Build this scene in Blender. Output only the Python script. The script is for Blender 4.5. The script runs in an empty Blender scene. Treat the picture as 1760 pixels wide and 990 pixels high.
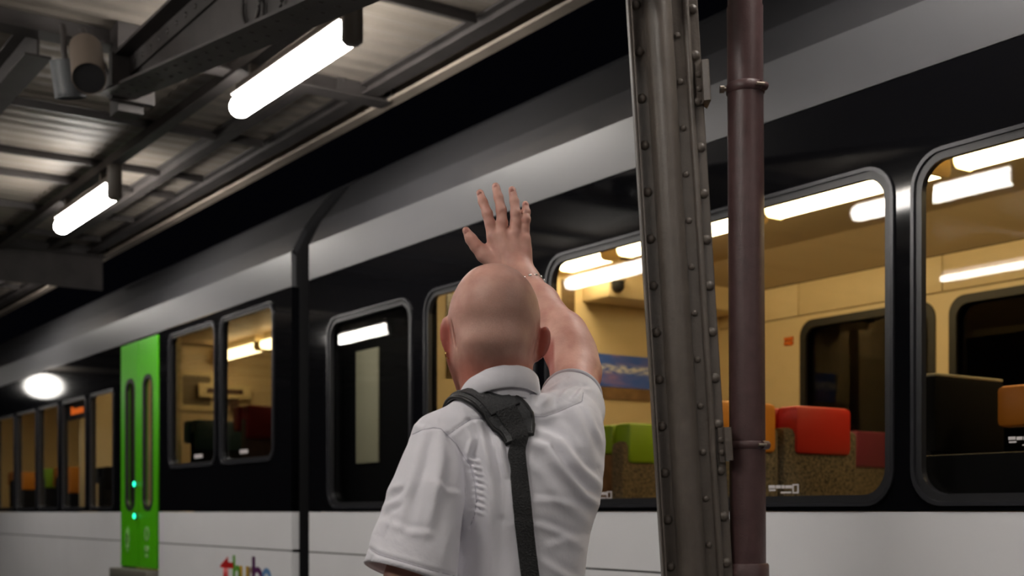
import bpy, bmesh, math, random
import numpy as np
from mathutils import Vector, Matrix
from mathutils.bvhtree import BVHTree

# ------------------------------------------------------------------ camera, world, exposure
H = 1.35                                   # camera height above the platform
FPX = 2200.0                               # focal length in pixels of a 1760 px wide frame
TH = math.atan2(1505.0, FPX)               # angle between the view axis and the track
CV, SV = math.cos(TH), math.sin(TH)
VIEW = Vector((-CV, SV, 0)); RIGHT = Vector((SV, CV, 0)); CAM = Vector((0, 0, H))
scene = bpy.context.scene
COL = scene.collection
cd = bpy.data.cameras.new('camera'); cam = bpy.data.objects.new('camera', cd); COL.objects.link(cam)
cd.sensor_width = 36.0; cd.lens = FPX / 1760 * 36
cd.shift_y = 385.0 / 1760
cam.location = CAM
cam.rotation_euler = (math.pi / 2, 0, math.atan2(CV, SV))
cd.clip_start = 0.05; cd.clip_end = 200
cd.dof.use_dof = True; cd.dof.focus_distance = 2.55; cd.dof.aperture_fstop = 4.6
scene.camera = cam
world = bpy.data.worlds.new('night'); scene.world = world; world.use_nodes = True
world.node_tree.nodes['Background'].inputs[0].default_value = (0.10, 0.10, 0.16, 1)
world.node_tree.nodes['Background'].inputs[1].default_value = 0.006
vs = scene.view_settings
vs.view_transform = 'Standard'; vs.look = 'None'; vs.exposure = 0.45; vs.gamma = 1.0; vs.use_curve_mapping = False
LAMP_E = 30.0                              # platform tube lamps
CABIN_E = 12.0                              # lamps inside the train
LAMP_C = (1.0, 0.95, 0.89); CABIN_C = (1.0, 0.77, 0.41)

# ------------------------------------------------------------------ helpers
def pt(x, y, s):                            # pixel and depth to a world point
    return CAM + VIEW * s + RIGHT * ((x - 880) / FPX * s) + Vector((0, 0, (880 - y) / FPX * s))
def trk(x, y, Y):                           # pixel on the plane Y = const
    u = (x - 880) / FPX
    return pt(x, y, Y / (SV + CV * u))

def node_mat(name):
    m = bpy.data.materials.new(name); m.use_nodes = True
    return m, m.node_tree, m.node_tree.nodes['Principled BSDF']
def mat(name, col, rough=0.5, metal=0.0, noise=0.0, nscale=12.0, bump=0.0, bscale=60.0, coat=0.0, spec=0.5, stretch=None):
    m, nt, b = node_mat(name)
    b.inputs['Base Color'].default_value = (*col, 1); b.inputs['Roughness'].default_value = rough
    b.inputs['Metallic'].default_value = metal; b.inputs['Coat Weight'].default_value = coat
    b.inputs['Specular IOR Level'].default_value = spec
    tc = nt.nodes.new('ShaderNodeTexCoord'); src = tc.outputs['Object']
    if stretch:
        mp = nt.nodes.new('ShaderNodeMapping'); mp.inputs['Scale'].default_value = stretch
        nt.links.new(src, mp.inputs[0]); src = mp.outputs[0]
    if noise > 0:
        n = nt.nodes.new('ShaderNodeTexNoise'); n.inputs['Scale'].default_value = nscale; n.inputs['Detail'].default_value = 6
        nt.links.new(src, n.inputs['Vector'])
        r = nt.nodes.new('ShaderNodeValToRGB')
        r.color_ramp.elements[0].position = 0.3; r.color_ramp.elements[1].position = 0.7
        r.color_ramp.elements[0].color = (*[c * (1 - noise) for c in col], 1)
        r.color_ramp.elements[1].color = (*[min(1, c * (1 + noise)) for c in col], 1)
        nt.links.new(n.outputs['Fac'], r.inputs[0]); nt.links.new(r.outputs[0], b.inputs['Base Color'])
    if bump > 0:
        n2 = nt.nodes.new('ShaderNodeTexNoise'); n2.inputs['Scale'].default_value = bscale; n2.inputs['Detail'].default_value = 4
        nt.links.new(src, n2.inputs['Vector'])
        bp = nt.nodes.new('ShaderNodeBump'); bp.inputs['Strength'].default_value = bump; bp.inputs['Distance'].default_value = 0.01
        nt.links.new(n2.outputs['Fac'], bp.inputs['Height']); nt.links.new(bp.outputs[0], b.inputs['Normal'])
    return m
def emit(name, col, strength):
    m, nt, b = node_mat(name)
    b.inputs['Base Color'].default_value = (*col, 1); b.inputs['Roughness'].default_value = 0.4
    b.inputs['Emission Color'].default_value = (*col, 1); b.inputs['Emission Strength'].default_value = strength
    return m
def glass(name, tint, refl=1.0):
    """thin pane: see-through, with mirror reflection growing towards grazing angles"""
    m = bpy.data.materials.new(name); m.use_nodes = True; nt = m.node_tree; L = nt.links
    nt.nodes.remove(nt.nodes['Principled BSDF']); out = nt.nodes['Material Output']
    t = nt.nodes.new('ShaderNodeBsdfTransparent'); t.inputs[0].default_value = (*tint, 1)
    g = nt.nodes.new('ShaderNodeBsdfGlossy'); g.inputs['Roughness'].default_value = 0.015
    ge = nt.nodes.new('ShaderNodeNewGeometry'); vm = nt.nodes.new('ShaderNodeVectorMath'); vm.operation = 'DOT_PRODUCT'
    L.new(ge.outputs['Normal'], vm.inputs[0]); L.new(ge.outputs['Incoming'], vm.inputs[1])
    def mth(op, x, y=None):
        n = nt.nodes.new('ShaderNodeMath'); n.operation = op; n.use_clamp = op == 'SUBTRACT'
        for i, q in enumerate((x, y)):
            if q is None: continue
            if isinstance(q, (int, float)): n.inputs[i].default_value = q
            else: L.new(q, n.inputs[i])
        return n.outputs[0]
    c = mth('ABSOLUTE', vm.outputs['Value'])
    f = mth('ADD', mth('MULTIPLY', mth('POWER', mth('SUBTRACT', 1.0, c), 5.0), 0.9), 0.035 * refl)
    mx = nt.nodes.new('ShaderNodeMixShader')
    L.new(f, mx.inputs[0]); L.new(t.outputs[0], mx.inputs[1]); L.new(g.outputs[0], mx.inputs[2])
    L.new(mx.outputs[0], out.inputs[0])
    return m

def tag(o, label=None, cat=None, group=None, kind=None):
    if label: o['label'] = label
    if cat: o['category'] = cat
    if group: o['group'] = group
    if kind: o['kind'] = kind
    return o
def wloc(o):
    v = Vector((0, 0, 0))
    while o is not None:
        v = v + o.location; o = o.parent
    return v
def empty(name, loc=(0, 0, 0), label=None, cat=None, group=None, kind=None):
    o = bpy.data.objects.new(name, None); COL.objects.link(o); o.location = loc
    o.empty_display_size = 0.1
    return tag(o, label, cat, group, kind)
def link(name, me, material, parent=None, origin=None):
    """mesh given in world coordinates; its origin goes to `origin` (or the parent)"""
    o = bpy.data.objects.new(name, me); COL.objects.link(o)
    base = wloc(parent) if parent else Vector((0, 0, 0))
    org = Vector(origin) if origin is not None else base
    me.transform(Matrix.Translation(-org))
    o.location = org - base
    if parent: o.parent = parent
    if material: me.materials.append(material)
    return o
def from_bm(bm, smooth=False, autosmooth=None):
    me = bpy.data.meshes.new('mesh'); bm.to_mesh(me); bm.free()
    if smooth:
        for p in me.polygons: p.use_smooth = True
    if autosmooth is not None:
        me.set_sharp_from_angle(angle=autosmooth)
    return me
def mesh(verts, faces, smooth=False, sharp=None):
    me = bpy.data.meshes.new('mesh'); me.from_pydata([tuple(v) for v in verts], [], faces); me.update()
    bm = bmesh.new(); bm.from_mesh(me); bmesh.ops.recalc_face_normals(bm, faces=bm.faces[:]); bm.to_mesh(me); bm.free()
    if smooth:
        me.polygons.foreach_set('use_smooth', [True] * len(me.polygons))
        if sharp: me.set_sharp_from_angle(angle=sharp)
    return me
def box_me(x0, x1, y0, y1, z0, z1, bev=0.0, seg=2):
    bm = bmesh.new(); bmesh.ops.create_cube(bm, size=1)
    for v in bm.verts:
        v.co = ((x0 + x1) / 2 + v.co.x * (x1 - x0), (y0 + y1) / 2 + v.co.y * (y1 - y0), (z0 + z1) / 2 + v.co.z * (z1 - z0))
    if bev > 0:
        bmesh.ops.bevel(bm, geom=bm.edges[:] , offset=bev, segments=seg, profile=0.5, affect='EDGES')
        return from_bm(bm, True, math.radians(40))
    return from_bm(bm)
def box(name, x0, x1, y0, y1, z0, z1, material, parent=None, bev=0.0, origin=None):
    return link(name, box_me(x0, x1, y0, y1, z0, z1, bev), material, parent, origin)
def tube_me(path, r, n=16, closed=False, caps=True, r2=None):
    path = [Vector(p) for p in path]; N = len(path); vs_ = []; fs = []
    for i, p in enumerate(path):
        if closed: d = path[(i + 1) % N] - path[i - 1]
        else: d = path[min(i + 1, N - 1)] - path[max(i - 1, 0)]
        d.normalize()
        up = Vector((0, 0, 1)) if abs(d.z) < 0.9 else Vector((1, 0, 0))
        a = d.cross(up).normalized(); b = d.cross(a).normalized()
        rr = r[i] if isinstance(r, (list, tuple)) else r
        for k in range(n):
            t = 2 * math.pi * k / n
            vs_.append(p + a * (math.cos(t) * rr) + b * (math.sin(t) * rr))
    for i in range(N if closed else N - 1):
        j = (i + 1) % N
        for k in range(n):
            k2 = (k + 1) % n
            fs.append((i * n + k, i * n + k2, j * n + k2, j * n + k))
    if caps and not closed:
        fs.append(tuple(range(n))); fs.append(tuple((N - 1) * n + k for k in range(n)))
    return mesh(vs_, fs, True, math.radians(50))
def prism(poly, f0, f1):
    """poly: list of 2-D points; f0/f1 map a point to the two end positions"""
    n = len(poly)
    v = [f0(*p) for p in poly] + [f1(*p) for p in poly]
    fs = [(i, (i + 1) % n, n + (i + 1) % n, n + i) for i in range(n)] + [tuple(range(n)), tuple(range(n, 2 * n))]
    return v, fs
def rrect(x0, x1, y0, y1, r, n=7):
    out = []
    for cx, cy, a0 in ((x1 - r, y1 - r, 0), (x0 + r, y1 - r, 90), (x0 + r, y0 + r, 180), (x1 - r, y0 + r, 270)):
        for k in range(n + 1):
            a = math.radians(a0 + 90 * k / n); out.append((cx + r * math.cos(a), cy + r * math.sin(a)))
    return out
def plate_me(outer, holes, thick, M):
    """flat plate in local XY with holes, extruded; M maps local to world"""
    cu = bpy.data.curves.new('c', 'CURVE'); cu.dimensions = '2D'; cu.fill_mode = 'BOTH'; cu.extrude = thick / 2
    for poly in [outer] + holes:
        sp = cu.splines.new('POLY'); sp.points.add(len(poly) - 1)
        for q, p in zip(sp.points, poly): q.co = (p[0], p[1], 0, 1)
        sp.use_cyclic_u = True
    o = bpy.data.objects.new('tmp', cu); COL.objects.link(o)
    dg = bpy.context.evaluated_depsgraph_get()
    me = bpy.data.meshes.new_from_object(o.evaluated_get(dg)); bpy.data.objects.remove(o); bpy.data.curves.remove(cu)
    me.materials.clear(); me.transform(M)
    return me
def side_M(Y):                               # local x -> world X, local y -> world Z, thickness along Y
    return Matrix(((1, 0, 0, 0), (0, 0, -1, Y), (0, 1, 0, H), (0, 0, 0, 1)))
def cross_M(X):                              # local x -> world Y, local y -> world Z, thickness along X
    return Matrix(((0, 0, 1, X), (1, 0, 0, 0), (0, 1, 0, H), (0, 0, 0, 1)))
def copy_tree(o, parent=None, offset=None):
    c = o.copy(); COL.objects.link(c); c.parent = parent
    if offset is not None: c.location = o.location + Vector(offset)
    for ch in list(o.children): copy_tree(ch, c)
    return c
def dome_me(r, h, axis, n=10):
    """rivet head: low dome along axis"""
    axis = Vector(axis).normalized(); q = axis.to_track_quat('Z', 'Y')
    vs_ = []; fs = []
    rings = [(1.0, 0.0), (0.92, 0.45), (0.65, 0.82), (0.3, 0.97)]
    for rr, hh in rings:
        for k in range(n):
            a = 2 * math.pi * k / n
            vs_.append(q @ Vector((r * rr * math.cos(a), r * rr * math.sin(a), h * hh)))
    vs_.append(q @ Vector((0, 0, h)))
    for i in range(3):
        for k in range(n):
            fs.append((i * n + k, i * n + (k + 1) % n, (i + 1) * n + (k + 1) % n, (i + 1) * n + k))
    for k in range(n): fs.append((3 * n + k, 3 * n + (k + 1) % n, 4 * n))
    me = bpy.data.meshes.new('rivet'); me.from_pydata([tuple(v) for v in vs_], [], fs)
    me.polygons.foreach_set('use_smooth', [True] * len(me.polygons)); me.update()
    return me
def place(name, me, loc, parent):
    o = bpy.data.objects.new(name, me); COL.objects.link(o); o.parent = parent
    o.location = Vector(loc) - wloc(parent)
    return o

# ------------------------------------------------------------------ materials
M_WHITE = mat('train white paint', (0.82, 0.82, 0.84), 0.32, noise=0.02, nscale=3)
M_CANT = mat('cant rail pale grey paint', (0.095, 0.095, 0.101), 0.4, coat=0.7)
M_CANT2 = mat('cant slope mid grey', (0.036, 0.036, 0.04), 0.4, coat=0.7)  # grey steps darker from cant band to slope, darkest on the roof
M_ROOF = mat('dark grey roof', (0.016, 0.016, 0.018), 0.5)
M_BLACK = mat('black gloss window band', (0.004, 0.004, 0.005), 0.05, spec=0.35)
M_RUBBER = mat('black rubber', (0.012, 0.012, 0.013), 0.45)
M_FRAME = mat('dark anodised frame', (0.035, 0.035, 0.04), 0.25, 0.3)
M_FRAME2 = mat('window gasket', (0.018, 0.018, 0.02), 0.3)
M_GLASS = glass('window glass', (0.88, 0.88, 0.86))
M_GLASSB = glass('dimmed window glass', (0.55, 0.54, 0.52))  # on the far car this tint stands in for weaker cabin light
M_GREEN = mat('green door paint', (0.085, 0.50, 0.004), 0.3)
M_GREENL = mat('pale green door decal', (0.30, 0.62, 0.20), 0.4)
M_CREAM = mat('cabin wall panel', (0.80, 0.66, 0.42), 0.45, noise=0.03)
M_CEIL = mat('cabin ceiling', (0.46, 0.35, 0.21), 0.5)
M_FLOORT = mat('cabin floor', (0.07, 0.06, 0.05), 0.6)
M_DARKIN = mat('dark cabin panel', (0.005, 0.005, 0.006), 0.6, spec=0.06)
M_SPECK = mat('speckled seat fabric', (0.14, 0.11, 0.07), 0.9, noise=0.85, nscale=110)
M_SEATDK = mat('charcoal seat fabric', (0.014, 0.014, 0.015), 0.9, noise=0.3, nscale=80, spec=0.1)
M_STEEL = mat('dark weathered steel paint', (0.085, 0.074, 0.066), 0.5, noise=0.25, nscale=9, bump=0.1)
M_STEELD = mat('dark canopy steel', (0.045, 0.039, 0.0375), 0.6, noise=0.3, nscale=6, bump=0.1)
M_SHEET = mat('canopy sheet', (0.235, 0.205, 0.175), 0.55, noise=0.15, nscale=2.0)
M_FASCIA = mat('cream fascia', (0.34, 0.29, 0.24), 0.5, noise=0.15, nscale=5)
M_COLUMN = mat('column paint', (0.125, 0.104, 0.088), 0.42, noise=0.12, nscale=25, bump=0.12, bscale=120)
M_PIPE = mat('oxide red pipe', (0.088, 0.046, 0.046), 0.42, noise=0.15, nscale=30, bump=0.1, bscale=200)
M_BOLT = mat('bolt metal', (0.30, 0.25, 0.20), 0.35, 0.7)
M_CONC = mat('platform concrete', (0.13, 0.125, 0.12), 0.8, noise=0.2, nscale=4, bump=0.2)
M_BALLAST = mat('track ballast', (0.05, 0.045, 0.04), 0.9, noise=0.5, nscale=30, bump=0.8)
M_RAIL = mat('rail steel', (0.2, 0.18, 0.16), 0.3, 0.9)
M_LAMP = emit('platform tube light', LAMP_C, LAMP_E)
M_CABLAMP = emit('cabin tube light', CABIN_C, CABIN_E)
M_LAMPH = mat('lamp housing', (0.09, 0.075, 0.062), 0.5)
M_LAMPW = mat('lamp reflector white', (0.75, 0.72, 0.68), 0.4)
M_BACKW = mat('far station wall', (0.30, 0.26, 0.21), 0.8, noise=0.15, nscale=2)
# ------------------------------------------------------------------ structure: platform, track bed, canopy
def zz(c): return H + c                        # height above the camera -> world z
EDGE_Y = 3.02
fl = box('floor', -32, 8, -6, EDGE_Y, -0.35, 0, M_CONC); tag(fl, kind='structure', label='grey concrete station platform')
tb = box('floor', -32, 8, EDGE_Y, 16, -0.9, -0.8, M_BALLAST); tag(tb, kind='structure', label='dark ballast track bed beside the platform')
for yy in (3.95, 5.39):
    r = box('trim_1' if yy < 4.5 else 'trim_2', -32, 8, yy - .035, yy + .035, -0.8, -0.64, M_RAIL); tag(r, kind='structure', label='steel running rail')
wb = box('wall_back', -32, 10, 9.0, 9.2, -0.9, 6, M_BACKW); tag(wb, kind='structure', label='station wall beyond the train')

can = empty('ceiling', (-6, 0, zz(2.3)), kind='structure', label='steel platform canopy with corrugated sheet panels')
YL, YR, SHZ = -4.2, 3.34, 2.275
FRX = [-21.05, -16.05, -11.05, -6.05, -1.05, 3.95]
PUR = [-19.8, -18.5, -17.3, -14.6, -13.3, -12.2, -10.6, -9.75, -8.85, -8.3, -7.3, -4.9, -3.8, -2.6]
def sheet(x0, x1, y0, y1):
    n = max(2, int((x1 - x0) / 0.035)); v = []; f = []
    for i in range(n + 1):
        x = x0 + (x1 - x0) * i / n
        z = zz(SHZ) + 0.0045 * (1 if (i // 2) % 2 else -1)
        v += [(x, y0, z), (x, y1, z), (x, y1, z + .004), (x, y0, z + .004)]
    for i in range(n):
        a, b = i * 4, i * 4 + 4
        f += [(a, b, b + 1, a + 1), (a + 2, a + 1, b + 1, b + 2), (a + 3, a + 2, b + 2, b + 3), (a, a + 3, b + 3, b)]
    f += [(0, 1, 2, 3), (n * 4 + 3, n * 4 + 2, n * 4 + 1, n * 4)]
    return mesh(v, f)
xs = sorted(FRX + PUR)
for i in range(len(xs) - 1):
    for (ya, yb) in ((YL, 0.0), (0.0, 2.40), (2.40, YR)):
        link('roof_panel', sheet(xs[i] + .003, xs[i + 1] - .003, ya + .003, yb - .003), M_SHEET, can)
# longitudinal members
box('edge_angle', -26, 5, 3.30, 3.37, zz(2.185), zz(2.20), M_FASCIA, can)
box('fascia', -26, 5, 3.345, 3.36, zz(2.20), zz(2.345), M_FASCIA, can)
def ibeam(name, x0, x1, y, z0, z1, w, m, parent, t=.012):
    poly = [(-w / 2, z0), (w / 2, z0), (w / 2, z0 + t), (t / 2, z0 + t), (t / 2, z1 - t), (w / 2, z1 - t), (w / 2, z1), (-w / 2, z1), (-w / 2, z1 - t), (-t / 2, z1 - t), (-t / 2, z0 + t), (-w / 2, z0 + t)]
    v, f = prism(poly, lambda a, b: (x0, y + a, zz(b)), lambda a, b: (x1, y + a, zz(b)))
    return link(name, mesh(v, f), m, parent)
ibeam('edge_purlin', -26, 5, 3.20, 2.20, 2.265, .09, M_STEELD, can)
ibeam('purlin', -26, -6.11, 1.53, 2.10, 2.265, .12, M_STEELD, can)
ibeam('purlin', -26, -6.11, 2.86, 2.19, 2.265, .07, M_STEELD, can)
ibeam('purlin', -26, 5, -0.30, 2.22, 2.265, .08, M_STEELD, can)
ibeam('purlin', -26, 5, -2.80, 2.22, 2.265, .08, M_STEELD, can)
box('lamp_rail', -26, 5, 2.425, 2.495, zz(2.16), zz(2.215), M_STEELD, can)
box('lamp_rail', -26, 5, -0.335, -0.265, zz(2.16), zz(2.22), M_STEELD, can)
box('lamp_rail', -26, 5, -2.835, -2.765, zz(2.16), zz(2.22), M_STEELD, can)
# light T bars across
for x in PUR:
    box('cross_bar', x - .013, x + .013, YL, 3.15, zz(2.22), zz(2.245), M_STEELD, can)
    box('cross_bar_web', x - .005, x + .005, YL, 3.15, zz(2.245), zz(2.268), M_STEELD, can)
# main cross frames
rv = dome_me(0.014, 0.008, (1, 0, 0)); rv.materials.append(M_STEELD)
rvd = dome_me(0.012, 0.008, (0, 0, -1)); rvd.materials.append(M_STEELD)
rvy = dome_me(0.013, 0.009, (0, -1, 0)); rvy.materials.append(M_STEELD)
for x in FRX:
    t = .012
    z0, z1, w = 2.18, 2.36, .12
    poly = [(-w / 2, z0), (w / 2, z0), (w / 2, z0 + t), (t / 2, z0 + t), (t / 2, z1 - t), (w / 2, z1 - t), (w / 2, z1), (-w / 2, z1), (-w / 2, z1 - t), (-t / 2, z1 - t), (-t / 2, z0 + t), (-w / 2, z0 + t)]
    v, f = prism(poly, lambda a, b: (x + a, YL, zz(b)), lambda a, b: (x + a, 3.32, zz(b)))
    fb = link('cross_beam', mesh(v, f), M_STEELD, can)
    box('end_plate', x - .075, x + .075, 3.31, 3.328, zz(2.185), zz(2.355), M_STEELD, fb)
    box('gusset', x + .008, x + .02, 3.02, 3.30, zz(2.19), zz(2.35), M_STEELD, fb, bev=.004)
    if x == -11.05: box('deep_web', x - .01, x + .01, -1.5, 3.30, zz(1.90), zz(2.19), M_STEELD, fb)
    if x in (-6.05,):
        for k in range(4):
            place('rivet', rv, (x + .020, 3.06 + .07 * k, zz(2.27 + .02 * (k % 2))), fb)
# haunched riveted girder along the platform (deepens towards the near column)
GY = 1.90
def gir(X):  # bottom height
    return np.interp(X, [-5.9, -3.4, -2.6, -1.3, -1.0], [1.925, 1.585, 1.43, 1.08, 1.0])
gx = np.linspace(-5.9, -1.1, 25)
top = 2.10
poly = [(float(x), float(gir(x))) for x in gx] + [(-1.1, top), (-5.9, top)]
v, f = prism(poly, lambda a, b: (a, GY - .007, zz(b)), lambda a, b: (a, GY + .007, zz(b)))
gd = link('haunched_girder', mesh(v, f), M_STEELD, can)
def strip(y0, y1, zoff0, zoff1):
    v = []; f = []
    for x in gx:
        z = zz(float(gir(x)))
        v += [(x, y0, z + zoff0), (x, y1, z + zoff0), (x, y1, z + zoff1), (x, y0, z + zoff1)]
    for i in range(len(gx) - 1):
        a, b = i * 4, i * 4 + 4
        for k in range(4): f.append((a + k, a + (k + 1) % 4, b + (k + 1) % 4, b + k))
    f += [(0, 1, 2, 3), tuple(len(gx) * 4 - 4 + k for k in range(4))]
    return mesh(v, f)
link('bottom_flange', strip(GY - .16, GY + .008, -.012, 0.0), M_STEELD, gd)
link('flange_angle', strip(GY - .12, GY - .007, 0.0, .010), M_STEELD, gd)
link('flange_angle', strip(GY - .019, GY - .007, .010, .085), M_STEELD, gd)
box('top_flange', -5.95, -1.1, GY - .09, GY + .09, zz(top), zz(top + .014), M_STEELD, gd)
box('flange_angle', -5.9, -1.1, GY - .02, GY - .007, zz(top - .08), zz(top), M_STEELD, gd)
box('stiffener', -5.93, -5.88, GY - .10, GY + .10, zz(1.90), zz(2.11), M_STEELD, gd)
box('knee_plate', -6.04, -5.92, GY - .06, GY + .06, zz(1.86), zz(2.34), M_STEELD, gd)
for x in np.arange(-5.8, -3.2, .11):
    zb = float(gir(x))
    place('rivet', rvy, (x, GY - .019, zz(zb + .05)), gd)
    place('rivet', rvy, (x, GY - .020, zz(top - .04)), gd)
    place('rivet', rvd, (x + .03, GY - .055, zz(zb - .012)), gd)
    place('rivet', rvd, (x + .03, GY - .115, zz(zb - .012)), gd)
sp_ = box('support_post', -1.22, -1.06, GY - .08, GY + .08, 0, zz(2.12), M_STEELD, can, bev=.01)
box('post_base', -1.30, -.98, GY - .16, GY + .16, 0, .03, M_STEELD, sp_)
# reinforcing rings on the web near the top of the picture
for px in (432, 468):
    c = trk(px, 4, GY - .02)
    ring = [c + Vector((0.085 * math.cos(a), 0, 0.085 * math.sin(a))) for a in np.linspace(0, 2 * math.pi, 24, endpoint=False)]
    link('web_ring', tube_me(ring, .008, 8, closed=True), M_STEELD, gd)
# curved knee bracket under the cross beam, left of the girder
v = []; f = []
for k in range(9):
    a = math.radians(90 * k / 8)
    y = GY - .06 - .24 * (1 - math.cos(a)); z = 2.18 - .22 * (1 - math.sin(a))
    v += [(-6.09, y, zz(z)), (-6.01, y, zz(z)), (-6.01, y + .03 * 0 + .012, zz(z + .012)), (-6.09, y + .012, zz(z + .012))]
for k in range(8):
    a, b = 4 * k, 4 * k + 4
    for q in range(4): f.append((a + q, a + (q + 1) % 4, b + (q + 1) % 4, b + q))
f += [(0, 1, 2, 3), (32, 33, 34, 35)]
link('knee_bracket', mesh(v, f), M_STEELD, can)

# ------------------------------------------------------------------ cylindrical fixtures under the cross beam
def cyl_fixture(px0, px1, Xa, Xb, r, label, m1, m2):
    def onX(x, y, X):
        u = (x - 880) / FPX; return pt(x, y, X / (-CV + SV * u))
    a, b = onX(*px0, Xa), onX(*px1, Xb)
    root = empty('cylinder_fixture', a, label, 'fixture', 'cylinder fixtures under the canopy')
    d = (b - a).normalized()
    link('body', tube_me([a, b], r, 28), m1, root)
    link('face', tube_me([b - d * .004, b + d * .003], r * .93, 28), m2, root)
    link('rim', tube_me([b + d * .002, b + d * .012], [r * 1.02, r * 1.0], 28, caps=False), m1, root)
    top = Vector((a.x - .05, a.y, zz(2.19)))
    link('mounting_arm', tube_me([a - d * -.03, a - d * .04, (a + top) / 2 + Vector((0, 0, .03)), top], .014, 10), M_STEELD, root)
    return root
M_CYL1 = mat('cylinder taupe', (0.16, 0.125, 0.10), 0.5); M_CYL2 = mat('cylinder blue grey', (0.065, 0.07, 0.075), 0.5)
M_CYLF = mat('cylinder face', (0.012, 0.012, 0.014), 0.6)
cyl_fixture((147, 84), (153, 134), -5.84, -5.60, .072, 'taupe cylinder fixture with a dark round face, the one nearer the girder', M_CYL1, M_CYLF)
cyl_fixture((112, 104), (121, 164), -5.84, -5.86, .068, 'blue-grey cylinder fixture hanging lower, behind the taupe one', M_CYL2, M_CYL2)

# ------------------------------------------------------------------ platform tube lamps
def lamp(xc, y, label, zc=2.0, L=1.2, r=.054):
    root = empty('tube_lamp', (xc, y, zz(2.16)), label, 'lamp', 'tube lamps under the canopy')
    x0, x1 = xc - L / 2, xc + L / 2
    path = [(x0, y, zz(zc)), (x0 + .012, y, zz(zc)), (x0 + .045, y, zz(zc)), (x1 - .03, y, zz(zc)), (x1, y, zz(zc))]
    link('diffuser', tube_me(path, [r * .55, r * .85, r, r, r], 24), M_LAMP, root)
    box('housing', x0 + .06, x1 + .02, y - .035, y + .035, zz(zc + .058), zz(zc + .10), M_LAMPH, root, bev=.006)
    box('reflector', x0 + .04, x1 + .01, y - .05, y + .05, zz(zc + .050), zz(zc + .058), M_LAMPW, root)
    link('end_cap', tube_me([(x1 + .035, y, zz(zc - .055)), (x1 + .035, y, zz(zc - .04)), (x1 + .035, y, zz(zc + .16))], [.03, .046, .046], 20), M_LAMPH, root)
    for xx in (x0 + .2, x1 - .2):
        box('hanger', xx - .015, xx + .015, y - .02, y + .02, zz(zc + .10), zz(2.16), M_LAMPH, root)
    return root
for xc, lab in ((-5.41, 'large glowing tube lamp hanging beside the riveted girder'), (-8.62, 'smaller glowing tube lamp farther along the rail, at the left'),
                (-2.1, 'tube lamp above the waving man, out of the picture'), (1.15, 'tube lamp on the rail behind the photographer'), (-12.3, 'farthest tube lamp on the rail near the train')):
    lamp(xc, 2.46, lab)
for xc, lab in ((-12.85, 'far tube lamp of the middle row'), (-8.4, 'tube lamp of the middle row mirrored in the window by the poster'), (-5.2, 'tube lamp of the middle row left of the photographer'),
                (-1.9, 'tube lamp of the middle row over the photographer'), (1.4, 'tube lamp of the middle row behind the photographer')):
    lamp(xc, -0.30, lab)
for xc, lab in ((-6.4, 'tube lamp of the far row mirrored as a thin line'), (-3.7, 'tube lamp of the far row left of the photographer'), (-1.0, 'tube lamp of the far row behind the photographer')):
    lamp(xc, -2.80, lab, r=.026)

# oval globe lamp under the far end of the canopy
gc = Vector((-21.0, 1.05, zz(2.0)))
gl = empty('globe_lamp', (gc.x, gc.y, zz(2.10)), 'big oval globe lamp mirrored as a bright blur in the far car', 'lamp')
bm = bmesh.new(); bmesh.ops.create_uvsphere(bm, u_segments=28, v_segments=16, radius=1)
for v in bm.verts: v.co = (gc.x + v.co.x * .30, gc.y + v.co.y * .30, gc.z + v.co.z * .20)
link('globe', from_bm(bm, True), emit('globe lamp glass', (1.0, .95, .88), 5.0), gl)
link('seam_ring', tube_me([gc + Vector((.303 * math.cos(t), .303 * math.sin(t), .0)) for t in np.linspace(0, 6.283, 32, endpoint=False)], .004, 6, closed=True), M_LAMPW, gl)
link('cap', tube_me([gc + Vector((0, 0, .185)), gc + Vector((0, 0, .22))], [.06, .02], 16), M_LAMPH, gl)
link('stem', tube_me([gc + Vector((0, 0, .21)), gc + Vector((0, 0, .26))], .007, 8), M_LAMPH, gl)

# ------------------------------------------------------------------ riveted column and rain pipe
SD = 3.2; K = SD / FPX
def cl(a, b, c): return CAM + VIEW * (SD + b) + RIGHT * a + Vector((0, 0, c))
LEAN = 0.0616
def col_pt(o, b, c):                           # o: pixels to the right of the column's left edge
    return cl((252.2 + o) * K - LEAN * c, b, c)
ctop, cbot = 2.36, -H
col = empty('steel_column', col_pt(60, .05, cbot), 'leaning grey-brown riveted steel column with a rounded middle rib', 'column')
def col_part(name, poly, parent=col, m=M_COLUMN, sharp=35, c0=cbot, c1=ctop):
    v, f = prism(poly, lambda o, b: col_pt(o, b, c0), lambda o, b: col_pt(o, b, c1))
    return link(name, mesh(v, f, True, math.radians(sharp)), m, parent)
col_part('edge_plate', [(0, -.012), (2.6, -.012), (2.6, .035), (0, .035)])
col_part('edge_plate', [(3.6, -.016), (6.6, -.016), (6.6, .035), (3.6, .035)])
lf = col_part('flange', [(6.6, .012), (30, .012), (30, .03), (6.6, .03)])
arc = [(27 + 25 * (1 - math.cos(math.radians(a))), .012 - .052 * math.sin(math.radians(a))) for a in range(0, 181, 10)]
col_part('round_rib', arc + [(77, .06), (27, .06)], sharp=60)
ms = col_part('cover_strip', [(73, -.006), (93, -.006), (93, .03), (73, .03)])
col_part('rounded_edge', [(93, .0), (94, -.012), (97, -.017), (102, -.017), (104.5, -.012), (105, .0), (105, .05), (93, .05)], sharp=60)
rf = col_part('flange', [(105, -.004), (119, -.004), (120.5, -.002), (120.5, .012), (105, .012)])
col_part('back_web', [(20, .03), (112, .03), (112, .16), (20, .16)])
col_part('back_flange', [(14, .16), (120, .16), (120, .175), (14, .175)])
nrm = -VIEW
def y2c(y): return (880 - y) / FPX * SD
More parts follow.
